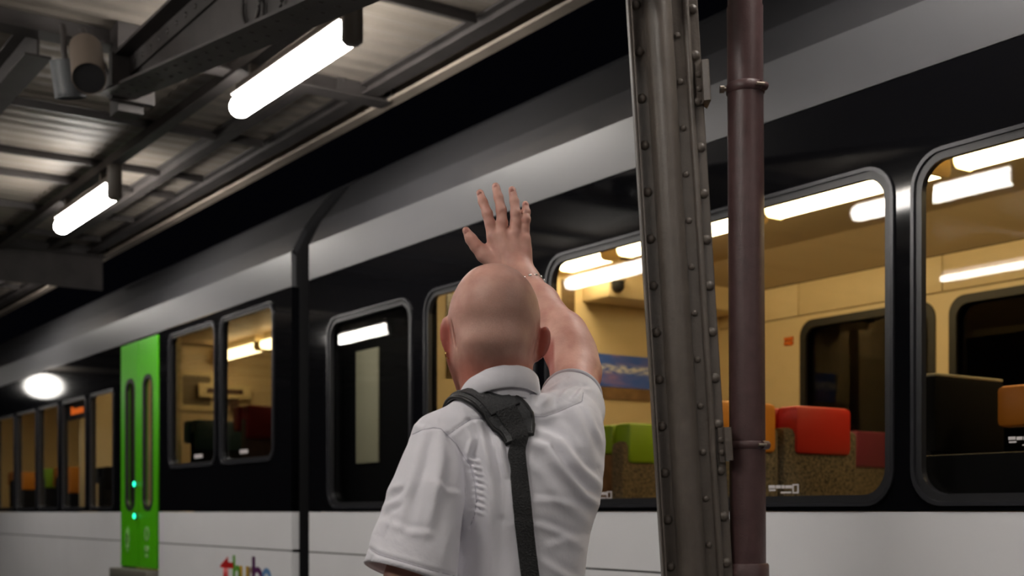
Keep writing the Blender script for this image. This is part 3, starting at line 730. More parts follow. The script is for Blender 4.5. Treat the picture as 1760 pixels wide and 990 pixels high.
class Field:
    def __init__(s, lo, hi, vox):
        s.lo = np.array(lo, float); s.vox = vox
        s.n = np.ceil((np.array(hi) - s.lo) / vox).astype(int) + 1
        s.f = np.full(s.n, 0.5, np.float32)
    def sub(s, lo, hi):
        i0 = np.clip(np.floor((np.array(lo) - s.lo) / s.vox).astype(int), 0, s.n)
        i1 = np.clip(np.ceil((np.array(hi) - s.lo) / s.vox).astype(int) + 1, 0, s.n)
        sl = tuple(slice(a, b) for a, b in zip(i0, i1))
        ax = [(s.lo[k] + np.arange(i0[k], i1[k]) * s.vox).astype(np.float32) for k in range(3)]
        X, Y, Z = np.meshgrid(*ax, indexing='ij', sparse=True)
        return sl, X, Y, Z
    def op(s, lo, hi, fn, k=0.0, mode='union', pad=None):
        m = (pad if pad is not None else k + 3 * s.vox)
        sl, X, Y, Z = s.sub(np.array(lo) - m, np.array(hi) + m)
        if s.f[sl].size == 0: return
        d = fn(X, Y, Z).astype(np.float32); g = s.f[sl]
        if mode == 'sub':
            d = -d
            if k > 0:
                h = np.clip(0.5 - 0.5 * (d - g) / k, 0, 1) if False else np.clip(0.5 + 0.5 * (d - g) / k, 0, 1)
                s.f[sl] = g * (1 - h) + d * h + k * h * (1 - h)
            else: s.f[sl] = np.maximum(g, d)
        else:
            if k > 0:
                h = np.clip(0.5 + 0.5 * (g - d) / k, 0, 1)
                s.f[sl] = g * (1 - h) + d * h - k * h * (1 - h)
            else: s.f[sl] = np.minimum(g, d)
    def cone(s, a, b, r1, r2, k=0.0, mode='union'):
        a = np.array(a, float); b = np.array(b, float); d = b - a; L2 = float(d @ d)
        def fn(X, Y, Z):
            px, py, pz = X - a[0], Y - a[1], Z - a[2]
            t = np.clip((px * d[0] + py * d[1] + pz * d[2]) / L2, 0, 1)
            return np.sqrt((px - t * d[0]) ** 2 + (py - t * d[1]) ** 2 + (pz - t * d[2]) ** 2) - (r1 + (r2 - r1) * t)
        r = max(r1, r2)
        s.op(np.minimum(a, b) - r, np.maximum(a, b) + r, fn, k, mode)
    def chain(s, pts, rs, k=0.004):
        for i in range(len(pts) - 1): s.cone(pts[i], pts[i + 1], rs[i], rs[i + 1], k)
    def ell(s, c, r, rot=None, k=0.0, mode='union'):
        c = np.array(c, float); r = np.array(r, float)
        R_ = np.eye(3) if rot is None else np.array(rot)
        def fn(X, Y, Z):
            px, py, pz = X - c[0], Y - c[1], Z - c[2]
            q = [R_[0][i] * px + R_[1][i] * py + R_[2][i] * pz for i in range(3)]
            k0 = np.sqrt((q[0] / r[0]) ** 2 + (q[1] / r[1]) ** 2 + (q[2] / r[2]) ** 2) + 1e-6
            k1 = np.sqrt((q[0] / r[0] ** 2) ** 2 + (q[1] / r[1] ** 2) ** 2 + (q[2] / r[2] ** 2) ** 2) + 1e-6
            return k0 * (k0 - 1) / k1
        m = max(r); s.op(c - m, c + m, fn, k, mode)
    def loft(s, rows, k=0.0, power=2.0, yaw=0.0, mode='union'):
        """rows: (c, ca, wa, cb, wb) sorted by c"""
        rows = sorted(rows); cz = np.array([r[0] for r in rows])
        def sm(col):
            v = np.array([r[col] for r in rows])
            zf = np.linspace(cz[0], cz[-1], 300); w = np.interp(zf, cz, v)
            ker = np.hanning(15); ker /= ker.sum()
            w = np.convolve(np.pad(w, 7, mode='edge'), ker, 'valid')
            return zf, w
        tabs = [sm(i) for i in (1, 2, 3, 4)]
        wm = max(max(r[2] for r in rows), max(r[4] for r in rows))
        cam_ = min(r[1] for r in rows) - wm; cax = max(r[1] for r in rows) + wm
        cbm = min(r[3] for r in rows) - wm; cbx = max(r[3] for r in rows) + wm
        cs, sn = math.cos(yaw), math.sin(yaw)
        def fn(X, Y, Z):
            ca, wa, cb, wb = [np.interp(Z, t[0], t[1]) for t in tabs]
            px, py = X - ca, Y - cb
            u, v = cs * px + sn * py, -sn * px + cs * py
            q = (np.abs(u / wa) ** power + np.abs(v / wb) ** power) ** (1 / power)
            d = (q - 1) * np.minimum(wa, wb)
            return np.maximum(d, np.maximum(Z - cz[-1], cz[0] - Z))
        s.op((cam_, cbm, cz[0]), (cax, cbx, cz[-1]), fn, k, mode)
    def mesh(s):
        F = s.f; ins = F < 0
        n = np.array(F.shape)
        cnt = np.zeros(n - 1, np.uint8)
        for i in (0, 1):
            for j in (0, 1):
                for k in (0, 1):
                    cnt += ins[i:n[0] - 1 + i, j:n[1] - 1 + j, k:n[2] - 1 + k]
        act = (cnt > 0) & (cnt < 8)
        I = np.argwhere(act); idx = np.full(act.shape, -1, np.int64); idx[act] = np.arange(len(I))
        pos = np.zeros((len(I), 3)); c_ = np.zeros(len(I))
        cor = [(i, j, k) for i in (0, 1) for j in (0, 1) for k in (0, 1)]
        val = {c: F[I[:, 0] + c[0], I[:, 1] + c[1], I[:, 2] + c[2]].astype(np.float64) for c in cor}
        for c in cor:
            for ax in range(3):
                if c[ax] == 0:
                    e = list(c); e[ax] = 1; e = tuple(e)
                    f0, f1 = val[c], val[e]; m = (f0 < 0) != (f1 < 0)
                    t = np.where(m, f0 / np.where(m, f0 - f1, 1), 0)
                    p = np.tile(np.array(c, float), (len(I), 1)); p[:, ax] += t
                    pos[m] += p[m]; c_[m] += 1
        V = s.lo + (I + pos / c_[:, None]) * s.vox
        quads = []
        for ax in range(3):
            a1, a2 = (ax + 1) % 3, (ax + 2) % 3
            sl0 = [slice(None)] * 3; sl1 = [slice(None)] * 3
            sl0[ax] = slice(0, n[ax] - 1); sl1[ax] = slice(1, n[ax])
            A, B = ins[tuple(sl0)], ins[tuple(sl1)]
            E = np.argwhere(A != B)
            E = E[(E[:, a1] > 0) & (E[:, a2] > 0) & (E[:, a1] < n[a1] - 1) & (E[:, a2] < n[a2] - 1)]
            flip = A[E[:, 0], E[:, 1], E[:, 2]]
            def ci(d1, d2):
                q = E.copy(); q[:, a1] -= d1; q[:, a2] -= d2
                return idx[q[:, 0], q[:, 1], q[:, 2]]
            Q = np.stack([ci(1, 1), ci(0, 1), ci(0, 0), ci(1, 0)], 1)
            Q[~flip] = Q[~flip][:, ::-1]
            quads.append(Q)
        return V, np.concatenate(quads)

def np_mesh(V, Q, smooth=True):
    me = bpy.data.meshes.new('mesh'); me.vertices.add(len(V)); me.vertices.foreach_set('co', np.asarray(V, np.float32).ravel())
    k = Q.shape[1]
    me.loops.add(Q.size); me.loops.foreach_set('vertex_index', Q.astype(np.int32).ravel())
    me.polygons.add(len(Q)); me.polygons.foreach_set('loop_start', np.arange(0, Q.size, k, dtype=np.int32))
    me.polygons.foreach_set('use_smooth', np.ones(len(Q), bool))
    me.update(calc_edges=True); me.validate()
    return me
def vnormals(V, Q):
    e1 = V[Q[:, 2]] - V[Q[:, 0]]; e2 = V[Q[:, 3]] - V[Q[:, 1]]; fn = np.cross(e1, e2)
    N = np.zeros_like(V)
    for k in range(4): np.add.at(N, Q[:, k], fn)
    return N / (np.linalg.norm(N, axis=1, keepdims=True) + 1e-12)
def relax(V, Q, it=2, lam=0.5):
    E = np.concatenate([Q[:, [0, 1]], Q[:, [1, 2]], Q[:, [2, 3]], Q[:, [3, 0]]])
    for _ in range(it):
        S = np.zeros_like(V); C = np.zeros(len(V))
        np.add.at(S, E[:, 0], V[E[:, 1]]); np.add.at(S, E[:, 1], V[E[:, 0]])
        np.add.at(C, E[:, 0], 1); np.add.at(C, E[:, 1], 1)
        V = V * (1 - lam) + lam * S / np.maximum(C, 1)[:, None]
    return V
def rotm(rx, ry, rz):
    return np.array(Matrix.Rotation(rz, 3, 'Z') @ Matrix.Rotation(ry, 3, 'Y') @ Matrix.Rotation(rx, 3, 'X'))

# joints (pixels, depth offset)
SHL = P(742, 770, -.02); SHR = P(978, 742, .05)
ELR = P(984, 612, .26); WRR = P(898, 476, .41)
ELL = P(700, 1010, -.09); WRL = P(690, 1250, -.03)
FACE = np.array([-.36, .93, 0.0])                 # where he looks: away and to the left
LAT = np.array([.93, .36, 0.0])
# ---- skin body
B = Field((-.30, -.20, -.60), (.19, .52, .70), .0031)
hy = [(-.01, 690, 855, 62, .016, .056), (0, 665, 853, 61.5, .014, .056), (0, 640, 851, 63.5, .012, .061), (0, 620, 850, 68, .014, .073), (0, 602, 849, 71.5, .020, .086),
      (0, 580, 849.5, 75.5, .024, .096), (0, 560, 849.5, 79, .026, .101), (0, 541, 849.5, 79.7, .026, .103), (0, 516, 850, 74.5, .026, .099), (0, 490, 850.5, 62, .024, .085),
      (0, 474, 849.5, 48.5, .022, .066), (0, 464, 849.5, 36, .020, .048), (0, 458.5, 850, 23, .018, .032), (0, 455.8, 850, 10, .018, .014)]
cz_ = []
for (_, y, cx, hw, cb, wb) in hy:
    k_ = (1 + cb / MD) / 1000
    cz_.append(((880 - y) * k_, (cx - 880) * k_, hw * k_, cb, wb))
# skull interpolated smoothly without flattening the crown
def head_fn():
    rows = sorted(cz_); z = np.array([r[0] for r in rows])
    tab = [np.array([r[i] for r in rows]) for i in (1, 2, 3, 4)]
    zt = z[-1] + .0009
    # interpolate half widths against sqrt(distance from crown) so the top stays round
    q = np.sqrt(np.maximum(zt - z, 0)); o_ = np.argsort(q); qf = np.linspace(q[o_][0], q[o_][-1], 500); ker = np.hanning(61); ker /= ker.sum()
    def smooth_(t):
        w = np.interp(qf, q[o_], t[o_]); lo_ = 2 * w[0] - w[1:31][::-1]; hi_ = 2 * w[-1] - w[-31:-1][::-1]
        return np.convolve(np.concatenate([lo_, w, hi_]), ker, 'valid')
    tab = [smooth_(t) for t in tab]; q = qf
    def fn(X, Y, Z):
        s_ = np.sqrt(np.maximum(zt - Z, 0)); o = np.arange(len(q))
        ca, wa, cb, wb = [np.interp(s_, q[o], t[o]) for t in tab]
        wa = wa * np.minimum(1, s_ / q[o][0] + 1e-4); wb = wb * np.minimum(1, s_ / q[o][0] + 1e-4)
        px, py = X - ca, Y - cb
        d = (np.sqrt((px / wa) ** 2 + (py / wb) ** 2) - 1) * np.minimum(wa, wb)
        return np.maximum(d, np.maximum(Z - zt, z[0] - Z))
    return fn, (-.12, -.1, z[0]), (.06, .14, zt)
fn, lo, hi = head_fn(); B.op(lo, hi, fn, 0)
HC = P(850, 560, .026)
# face: brow, cheeks, nose, jaw, chin, lips (turned away from the camera)
def face(fw, lat, up): return HC + FACE * fw + LAT * lat + np.array([0, 0, up])
B.ell(face(.030, 0, -.045), (.060, .062, .062), None, .03)
B.ell(face(.062, 0, -.098), (.030, .026, .022), None, .03)
B.cone(face(.085, -.035, .018), face(.085, .035, .018), .012, .012, .015)
B.cone(face(.100, 0, .005), face(.122, 0, -.038), .008, .012, .010)
for s_ in (-1, 1):
    B.ell(face(.103, .011 * s_, -.040), (.009, .010, .008), None, .006)
    B.ell(face(.070, .044 * s_, -.028), (.022, .02, .02), None, .015)
    B.ell(face(.104, .031 * s_, -.002), (.013, .013, .010), None, .006, 'sub')
    B.cone(face(.020, .062 * s_, -.055), face(.066, .028 * s_, -.100), .016, .018, .025)
B.cone(face(.098, -.018, -.068), face(.098, .018, -.068), .006, .006, .006)
B.cone(face(.097, -.016, -.079), face(.097, .016, -.079), .0065, .0065, .006)
# skull and neck modelling seen from behind
B.ell(P(850, 588, -.05), (.045, .022, .018), None, .03)               # occiput
for s_ in (-1, 1): B.cone(P(850 + 24 * s_, 614, -.040), P(854 + 22 * s_, 690, -.012), .016, .012, .02)
# ears
eL = rotm(0, math.radians(-8), math.radians(-58))
B.ell(P(773, 577, .014), (.0060, .020, .036), eL, .003)
B.ell(P(783, 575, -.014), (.0035, .010, .028), eL, .003, 'sub')
B.ell(P(776, 606, .016), (.007, .010, .012), eL, .006)
B.cone(P(766, 553, .012), P(770, 600, .010), .0042, .0042, .004)
eR = rotm(0, math.radians(17), math.radians(50))
B.ell(P(931, 590, .014), (.0062, .019, .032), eR, .003)
B.ell(P(921, 588, -.014), (.0035, .010, .026), eR, .003, 'sub')
B.ell(P(921, 613, .018), (.007, .009, .010), eR, .006)
B.cone(P(938, 570, .012), P(934, 600, .010), .0045, .0042, .004)
B.ell(P(763, 574, .045), (.006, .012, .022), eL, .004, 'sub'); B.ell(P(943, 588, .045), (.006, .012, .020), eR, .004, 'sub')
# neck, shoulders, torso core (under the shirt)
B.cone(P(854, 665, .012), P(858, 735, .02), .050, .054, .02)
B.cone(P(860, 735, .02), SHL + np.array([.02, .0, -.012]), .042, .030, .03)
B.cone(P(860, 735, .02), SHR + np.array([-.02, 0, -.012]), .042, .036, .03)
B.loft([(P(0, y)[2], (cx - 880) / 1000, hw / 1000, .035, hd) for (y, cx, hw, hd) in ((760, 875, 100, .075), (820, 885, 115, .09), (920, 882, 100, .09), (1040, 880, 98, .09), (1300, 878, 120, .10), (1440, 876, 125, .10))], .03)
# left arm hanging
B.chain([SHL, P(722, 880, -.070), ELL, (ELL + WRL) / 2, WRL], [.034, .042, .038, .036, .027], .02)
hl = WRL
B.ell(hl + np.array([0, .01, -.05]), (.018, .036, .048), None, .02)
for i, (db, ln, r) in enumerate(((-.024, .075, .0085), (-.008, .085, .009), (.010, .082, .009), (.027, .066, .008))):
    a_ = hl + np.array([0, .008 + db, -.085]); b_ = a_ + np.array([.006, .002, -ln * .5]); c_ = b_ + np.array([.018, .0, -ln * .42])
    B.chain([a_, b_, c_], [r + .002, r, r - .001], .004)
B.chain([hl + np.array([.01, .03, -.03]), hl + np.array([.02, .055, -.06]), hl + np.array([.025, .06, -.095])], [.013, .011, .009], .006)
# right arm raised
B.chain([SHR, P(986, 690, .15), P(990, 640, .235), ELR], [.046, .0455, .0450, .045], .02)
B.chain([ELR, P(962, 575, .305), P(928, 522, .36), P(906, 490, .40), WRR], [.046, .0455, .037, .0285, .027], .015)
B.ell(P(975, 590, .28), (.038, .045, .050), None, .03)
# right hand: palm, fingers, thumb, tendons
HB = .425
mcp = {'i': P(847, 407, HB), 'm': P(862, 402, HB - .002), 'r': P(884, 401, HB), 'p': P(902, 411, HB + .004)}
wb_ = {'i': P(872, 462, HB - .002), 'm': P(883, 463, HB - .006), 'r': P(894, 464, HB - .006), 'p': P(903, 466, HB - .002)}
for k_ in 'imrp': B.cone(wb_[k_], mcp[k_], .015, .0125 if k_ != 'p' else .0115, .012)
B.cone(WRR, P(888, 455, HB), .026, .020, .02)
B.cone(P(868, 425, HB + .010), P(884, 445, HB + .012), .018, .018, .015)
B.ell(P(848, 437, HB + .012), (.016, .014, .026), rotm(0, math.radians(-22), 0), .015)   # thumb mound
B.ell(P(902, 436, HB + .008), (.012, .013, .028), None, .012)
fing = {'i': ([(847, 407, 0), (842.5, 385, -.002), (837.5, 367, -.001), (830, 347, .006), (825, 331.5, .014)], [.0125, .0112, .0108, .0094, .0080]),
        'm': ([(862, 402, 0), (863, 382, -.003), (861.5, 361, -.002), (856.5, 339, .005), (852, 320.5, .013)], [.0128, .0114, .0108, .0098, .0086]),
        'r': ([(884, 401, 0), (885.5, 384, -.001), (886, 366, .0), (884, 346, .006), (880, 326.5, .014)], [.0122, .0108, .0104, .0094, .0082]),
        'p': ([(902, 411, .004), (902, 393, .004), (903.5, 377, .005), (904, 364, .010), (903, 351, .016)], [.0112, .0098, .0094, .0084, .0074])}
for k_, (pts_, rs) in fing.items():
    B.chain([P(x, y, HB + b) for x, y, b in pts_], rs, .0035)
    x, y, b = pts_[2]; B.ell(P(x, y, HB + b - .003), (.0105, .0095, .010), None, .004)     # knuckle
    x, y, b = pts_[3]; B.ell(P(x, y, HB + b - .0015), (.0096, .0088, .0075), None, .004)
    x, y, b = pts_[0]; B.ell(P(x, y + 1, HB + b - .006), (.0105, .0085, .0115), None, .006)
    B.cone(P(x, y - 2, HB + b - .0095), wb_[k_] + np.array([0, -.0125, .004]), .0030, .0026, .006)   # tendon
B.chain([P(852, 452, HB + .008), P(832, 437, HB + .006), P(818, 422.5, HB + .002), P(809, 410, HB + .002), P(801, 396, HB + .004)], [.019, .0165, .0125, .0112, .0082], .006)
B.ell(P(810.5, 412, HB), (.0118, .011, .011), None, .004)
V, Q = B.mesh(); V = relax(V, Q, 2, .4)
# the arm, seen from the camera, keeps its muscles; fine pores come from the material
body_me = np_mesh(man_world(V), Q)
man_foot = CAM + VIEW * (MD + .03) + RIGHT * (-.01); man_foot.z = 0
man = empty('person', man_foot, 'bald man in a white short-sleeved shirt seen from behind, waving at the train', 'person')
def skin_mat():
    m, nt, b = node_mat('skin'); L = nt.links
    tc = nt.nodes.new('ShaderNodeTexCoord'); sp = nt.nodes.new('ShaderNodeSeparateXYZ'); L.new(tc.outputs['Object'], sp.inputs[0])
    n = nt.nodes.new('ShaderNodeTexNoise'); n.inputs['Scale'].default_value = 22; n.inputs['Detail'].default_value = 7; L.new(tc.outputs['Object'], n.inputs['Vector'])
    r = nt.nodes.new('ShaderNodeValToRGB'); e = r.color_ramp.elements
    e[0].position = .33; e[0].color = (.57, .285, .225, 1); e[1].position = .70; e[1].color = (.75, .44, .36, 1)
    L.new(n.outputs['Fac'], r.inputs[0])
    def band(z0, z1, z2, z3):                      # soft band in height (metres above the platform)
        a = nt.nodes.new('ShaderNodeMapRange'); a.interpolation_type = 'SMOOTHSTEP'; a.inputs[1].default_value = z0; a.inputs[2].default_value = z1; L.new(sp.outputs['Z'], a.inputs[0])
        c = nt.nodes.new('ShaderNodeMapRange'); c.interpolation_type = 'SMOOTHSTEP'; c.inputs[1].default_value = z3; c.inputs[2].default_value = z2; L.new(sp.outputs['Z'], c.inputs[0])
        k = nt.nodes.new('ShaderNodeMath'); k.operation = 'MULTIPLY'; L.new(a.outputs[0], k.inputs[0]); L.new(c.outputs[0], k.inputs[1]); return k.outputs[0]
    def over(colr, fac, amt, col_in):
        q = nt.nodes.new('ShaderNodeMath'); q.operation = 'MULTIPLY'; q.inputs[1].default_value = amt; L.new(fac, q.inputs[0])
        x = nt.nodes.new('ShaderNodeMix'); x.data_type = 'RGBA'; L.new(q.outputs[0], x.inputs['Factor']); L.new(col_in, x.inputs['A']); x.inputs['B'].default_value = (*colr, 1); return x.outputs['Result']
    # sunburnt neck and shaved stubble on the back of the scalp
    c = over((.52, .155, .105), band(H + .10, H + .20, H + .235, H + .275), .75, r.outputs[0])
    dist = nt.nodes.new('ShaderNodeVectorMath'); dist.operation = 'DISTANCE'
    ctr = man_world([P(868, 545, -.08)])[0] - np.array(man_foot); dist.inputs[1].default_value = tuple(ctr); L.new(tc.outputs['Object'], dist.inputs[0])
    mr = nt.nodes.new('ShaderNodeMapRange'); mr.interpolation_type = 'SMOOTHSTEP'; mr.inputs[1].default_value = .10; mr.inputs[2].default_value = .035; L.new(dist.outputs['Value'], mr.inputs[0])
    n3 = nt.nodes.new('ShaderNodeTexNoise'); n3.inputs['Scale'].default_value = 700; n3.inputs['Detail'].default_value = 2; L.new(tc.outputs['Object'], n3.inputs['Vector'])
    st = nt.nodes.new('ShaderNodeMapRange'); st.inputs[1].default_value = .35; st.inputs[2].default_value = .62; st.inputs[3].default_value = .55; st.inputs[4].default_value = 1.0; L.new(n3.outputs['Fac'], st.inputs[0])
    sm_ = nt.nodes.new('ShaderNodeMath'); sm_.operation = 'MULTIPLY'; L.new(mr.outputs[0], sm_.inputs[0]); L.new(st.outputs[0], sm_.inputs[1])
    c = over((.37, .225, .18), sm_.outputs[0], .70, c)
    dr = nt.nodes.new('ShaderNodeVectorMath'); dr.operation = 'DOT_PRODUCT'; dr.inputs[1].default_value = tuple(RIGHT); L.new(tc.outputs['Object'], dr.inputs[0])
    off = float((Vector(man_world([HC])[0]) - Vector(man_foot)).dot(RIGHT))
    sb = nt.nodes.new('ShaderNodeMath'); sb.operation = 'SUBTRACT'; sb.inputs[1].default_value = off; L.new(dr.outputs['Value'], sb.inputs[0])
    ab = nt.nodes.new('ShaderNodeMath'); ab.operation = 'ABSOLUTE'; L.new(sb.outputs[0], ab.inputs[0])
    em = nt.nodes.new('ShaderNodeMapRange'); em.inputs[1].default_value = .071; em.inputs[2].default_value = .078; L.new(ab.outputs[0], em.inputs[0])
    em2 = nt.nodes.new('ShaderNodeMath'); em2.operation = 'MULTIPLY'; L.new(em.outputs[0], em2.inputs[0]); L.new(band(H + .24, H + .26, H + .315, H + .34), em2.inputs[1])
    em3 = nt.nodes.new('ShaderNodeMapRange'); em3.inputs[1].default_value = .112; em3.inputs[2].default_value = .108; L.new(ab.outputs[0], em3.inputs[0])
    em4 = nt.nodes.new('ShaderNodeMath'); em4.operation = 'MULTIPLY'; L.new(em2.outputs[0], em4.inputs[0]); L.new(em3.outputs[0], em4.inputs[1])
    c = over((.42, .085, .06), em4.outputs[0], .85, c)
    L.new(c, b.inputs['Base Color'])
    b.inputs['Roughness'].default_value = .50; b.inputs['Specular IOR Level'].default_value = .4; b.inputs['Subsurface Weight'].default_value = .12
    b.inputs['Subsurface Radius'].default_value = (.012, .004, .002); b.inputs['Subsurface Scale'].default_value = .6
    n2 = nt.nodes.new('ShaderNodeTexNoise'); n2.inputs['Scale'].default_value = 160; n2.inputs['Detail'].default_value = 5; L.new(tc.outputs['Object'], n2.inputs['Vector'])
    bp = nt.nodes.new('ShaderNodeBump'); bp.inputs['Strength'].default_value = .25; bp.inputs['Distance'].default_value = .002; L.new(n2.outputs['Fac'], bp.inputs['Height']); L.new(bp.outputs[0], b.inputs['Normal'])
    return m
M_SKIN = skin_mat()
body = link('body', body_me, M_SKIN, man)
M_NAIL = mat('fingernail', (.62, .30, .25), .3); M_EYE = mat('eye white', (.75, .72, .68), .2)
def ball_me(c, r, rot=None, n=12):
    bm = bmesh.new(); bmesh.ops.create_uvsphere(bm, u_segments=n, v_segments=n // 2 + 2, radius=1)
    R_ = np.eye(3) if rot is None else rot
    pts_ = np.array([v.co for v in bm.verts]) * np.array(r); pts_ = pts_ @ R_.T + np.array(c)
    w = man_world(pts_)
    for v, q in zip(bm.verts, w): v.co = q
    return from_bm(bm, True)
for k_, (x, y, a_) in {'i': (824.5, 333.5, -16), 'm': (852, 322.5, -13), 'r': (880, 329, -8), 'p': (903, 353, -3)}.items():
    link('fingernail', ball_me(P(x, y, HB + (.0092 if k_ == 'p' else .0058)), (.0052, .0022, .0068), rotm(math.radians(25), math.radians(a_), 0)), M_NAIL, body)
link('fingernail', ball_me(P(802, 398, HB - .0045), (.0055, .0022, .0072), rotm(math.radians(10), math.radians(-30), 0)), M_NAIL, body)
for s_ in (-1, 1): link('eye', ball_me(face(.094, .031 * s_, -.002), (.011, .011, .011)), M_EYE, body)

# ---- shirt
S = Field((-.29, -.22, -.50), (.20, .30, .29), .0028)
rows = [(y, cx, hw, cb, hd) for (y, cx, hw, cb, hd) in (
    (725, 872, 70, .02, .058), (742, 876, 100, .022, .078), (766, 884, 132, .028, .102), (800, 893, 143, .034, .118), (850, 896, 136, .038, .124), (900, 894, 126, .040, .124),
    (950, 892, 119, .040, .122), (1000, 890, 117, .040, .122), (1100, 886, 122, .040, .126), (1220, 882, 135, .038, .134), (1370, 880, 146, .036, .140))]
S.loft([((880 - y) / 1000, (cx - 880) / 1000, hw / 1000, cb, hd) for y, cx, hw, cb, hd in rows], 0, power=2.35)
S.cone(P(846, 724, .006), P(754, 757, -.02), .054, .049, .03)       # trapezius to left shoulder
S.cone(P(866, 726, .012), P(968, 738, .05), .054, .058, .03)
S.cone(P(972, 738, .05), P(978, 755, .03), .057, .056, .03)
S.cone(P(978, 775, .03), P(962, 850, .02), .054, .06, .03)          # lat pulled up by the raised arm
S.cone(P(822, 716, -.014), P(904, 714, -.002), .044, .044, .02)    # yoke at the nape
S.cone(P(822, 716, .05), P(904, 714, .06), .040, .040, .02)
# raised right sleeve
S.chain([P(974, 744, .05), P(980, 706, .12), P(983, 682, .175)], [.060, .058, .055], .022)
# left sleeve, loose and wide
S.cone(P(750, 776, -.030), P(730, 862, -.066), .050, .064, .005)
S.cone(P(730, 862, -.066), P(702, 1000, -.095), .064, .080, .004)
# cut the openings
def half(p, nrm_, mode):                            # remove everything beyond a plane inside a ball
    p = np.array(p); nrm_ = np.array(nrm_, float); nrm_ /= np.linalg.norm(nrm_)
    return p, nrm_
def cut(p, nrm_, rad, depth=.2):
    p, nrm_ = half(p, nrm_, 0)
    def fn(X, Y, Z):
        d = (X - p[0]) * nrm_[0] + (Y - p[1]) * nrm_[1] + (Z - p[2]) * nrm_[2]
        q = np.sqrt((X - p[0]) ** 2 + (Y - p[1]) ** 2 + (Z - p[2]) ** 2) - rad
        return np.maximum(-d, q)
    S.op(p - rad, p + rad, fn, 0, 'sub')
pl = P(703, 991, -.092); axl = P(702, 1000, -.095) - P(730, 862, -.066) + np.array([-.016, 0, 0]); cut(pl, axl, .098)
prr = P(983, 680, .17); axr = P(988, 645, .235) - P(981, 705, .11); cut(prr, axr, .085)
S.cone(P(728, 872, -.068), P(702, 1005, -.096), .050, .0745, 0, 'sub')
S.cone(P(982, 690, .150), P(988, 645, .235), .0465, .0490, 0, 'sub')
S.ell(P(855, 668, .016), (.060, .056, .034), None, .004, 'sub')      # neck hole
V, Q = S.mesh(); V = relax(V, Q, 4, .5)

# folds: pixel polylines on the side facing the camera, (points, amplitude, width, valley)
folds = [
    ([(903, 757), (938, 772), (972, 816), (1004, 852), (1030, 868)], .0062, 8, .6),
    ([(915, 740), (958, 762), (998, 806), (1034, 838)], .0050, 9, .6),
    ([(905, 790), (935, 820), (965, 862), (1000, 890), (1016, 905)], .0030, 10, .5),
    ([(1008, 700), (1020, 735), (1036, 762)], .0040, 8, .6),
    ([(985, 700), (1000, 745), (1022, 792)], .0035, 10, .5),
    ([(955, 722), (985, 760), (1005, 790)], .0025, 9, .4),
    ([(940, 690), (950, 672), (968, 656)], .0030, 6, .8),
    ([(930, 700), (936, 684), (938, 672)], .0030, 6, .8),
    ([(960, 690), (975, 672), (998, 664)], .0030, 5, .9),
    ([(985, 688), (1000, 672), (1016, 668)], .0028, 5, .9),
    ([(818, 724), (834, 770), (848, 820), (858, 880)], .0045, 8, .7),
    ([(846, 728), (860, 765), (868, 815)], .0038, 6, .8),
    ([(803, 734), (812, 756), (806, 778), (800, 796)], .0040, 6, .7),
    ([(832, 740), (838, 800), (842, 860), (845, 930), (846, 990)], .0030, 10, .5),
    ([(890, 900), (930, 905), (980, 925), (1010, 930)], .0022, 7, .6),
    ([(940, 940), (975, 930), (1005, 945)], .0020, 8, .6),
    ([(925, 960), (960, 985), (990, 1000)], .0022, 8, .6),
    ([(900, 860), (950, 862), (990, 872)], .0016, 7, .6),
    ([(756, 742), (758, 790), (748, 850), (735, 910)], .0048, 10, .6),
    ([(728, 745), (716, 800), (700, 850), (690, 900)], .0044, 9, .6),
    ([(772, 765), (790, 815), (800, 860), (800, 900)], .0040, 9, .5),
    ([(690, 830), (672, 840), (662, 850)], .0030, 6, .7),
    ([(690, 858), (668, 866), (655, 876)], .0026, 6, .7),
    ([(745, 832), (768, 845), (790, 852)], .0026, 6, .6),
    ([(655, 895), (645, 920), (642, 945)], .0040, 7, .6),
    ([(668, 900), (700, 915), (745, 922)], .0018, 7, .6),
    ([(776, 900), (765, 940), (760, 975)], .0030, 10, .4),
    ([(690, 700 + 20), (720, 735), (745, 738)], .0015, 5, .5),
    ([(790, 700), (800, 712), (802, 722)], .0016, 6, .5)]
seams = [
    ([(846, 719), (826, 719), (809, 720.5), (790, 733), (769, 748)], -.0022, 2.6),
    ([(769, 748), (758, 737), (745, 735), (725, 739), (706, 748)], -.0020, 2.6),
    ([(769, 748), (783, 762), (796, 783), (808, 800), (816, 830), (819, 860), (816, 885), (808, 905)], -.0030, 3.0),
    ([(912, 716), (935, 716), (955, 710), (980, 699), (1000, 690), (1003, 672)], -.0020, 2.6),
    ([(630, 940), (651, 953), (688, 964), (735, 978), (790, 992)], -.0020, 2.6)]
for i, y in enumerate(range(792, 884, 11)):          # puckers along the sleeve seam
    x = float(np.interp(y, [790, 830, 884], [806, 817, 818]))
    folds.append(([(x - 2, y - 3), (x + 8, y), (x + 16, y + 3)], .0026, 3.2, .9))
def polyd(px, py, pts_):
    """unsigned distance, signed side and position along a polyline"""
    best = np.full(px.shape, 1e9); side = np.zeros(px.shape); par = np.zeros(px.shape)
    seg = [math.dist(pts_[i], pts_[i + 1]) for i in range(len(pts_) - 1)]; tot = sum(seg); acc = 0
    for i in range(len(pts_) - 1):
        (x0, y0), (x1, y1) = pts_[i], pts_[i + 1]; dx, dy = x1 - x0, y1 - y0; L2 = dx * dx + dy * dy
        t = np.clip(((px - x0) * dx + (py - y0) * dy) / L2, 0, 1)
        d = np.hypot(px - x0 - t * dx, py - y0 - t * dy); m = d < best
        best = np.where(m, d, best); side = np.where(m, np.sign((px - x0) * dy - (py - y0) * dx), side)
        par = np.where(m, (acc + t * seg[i]) / tot, par); acc += seg[i]
    return best, side, par
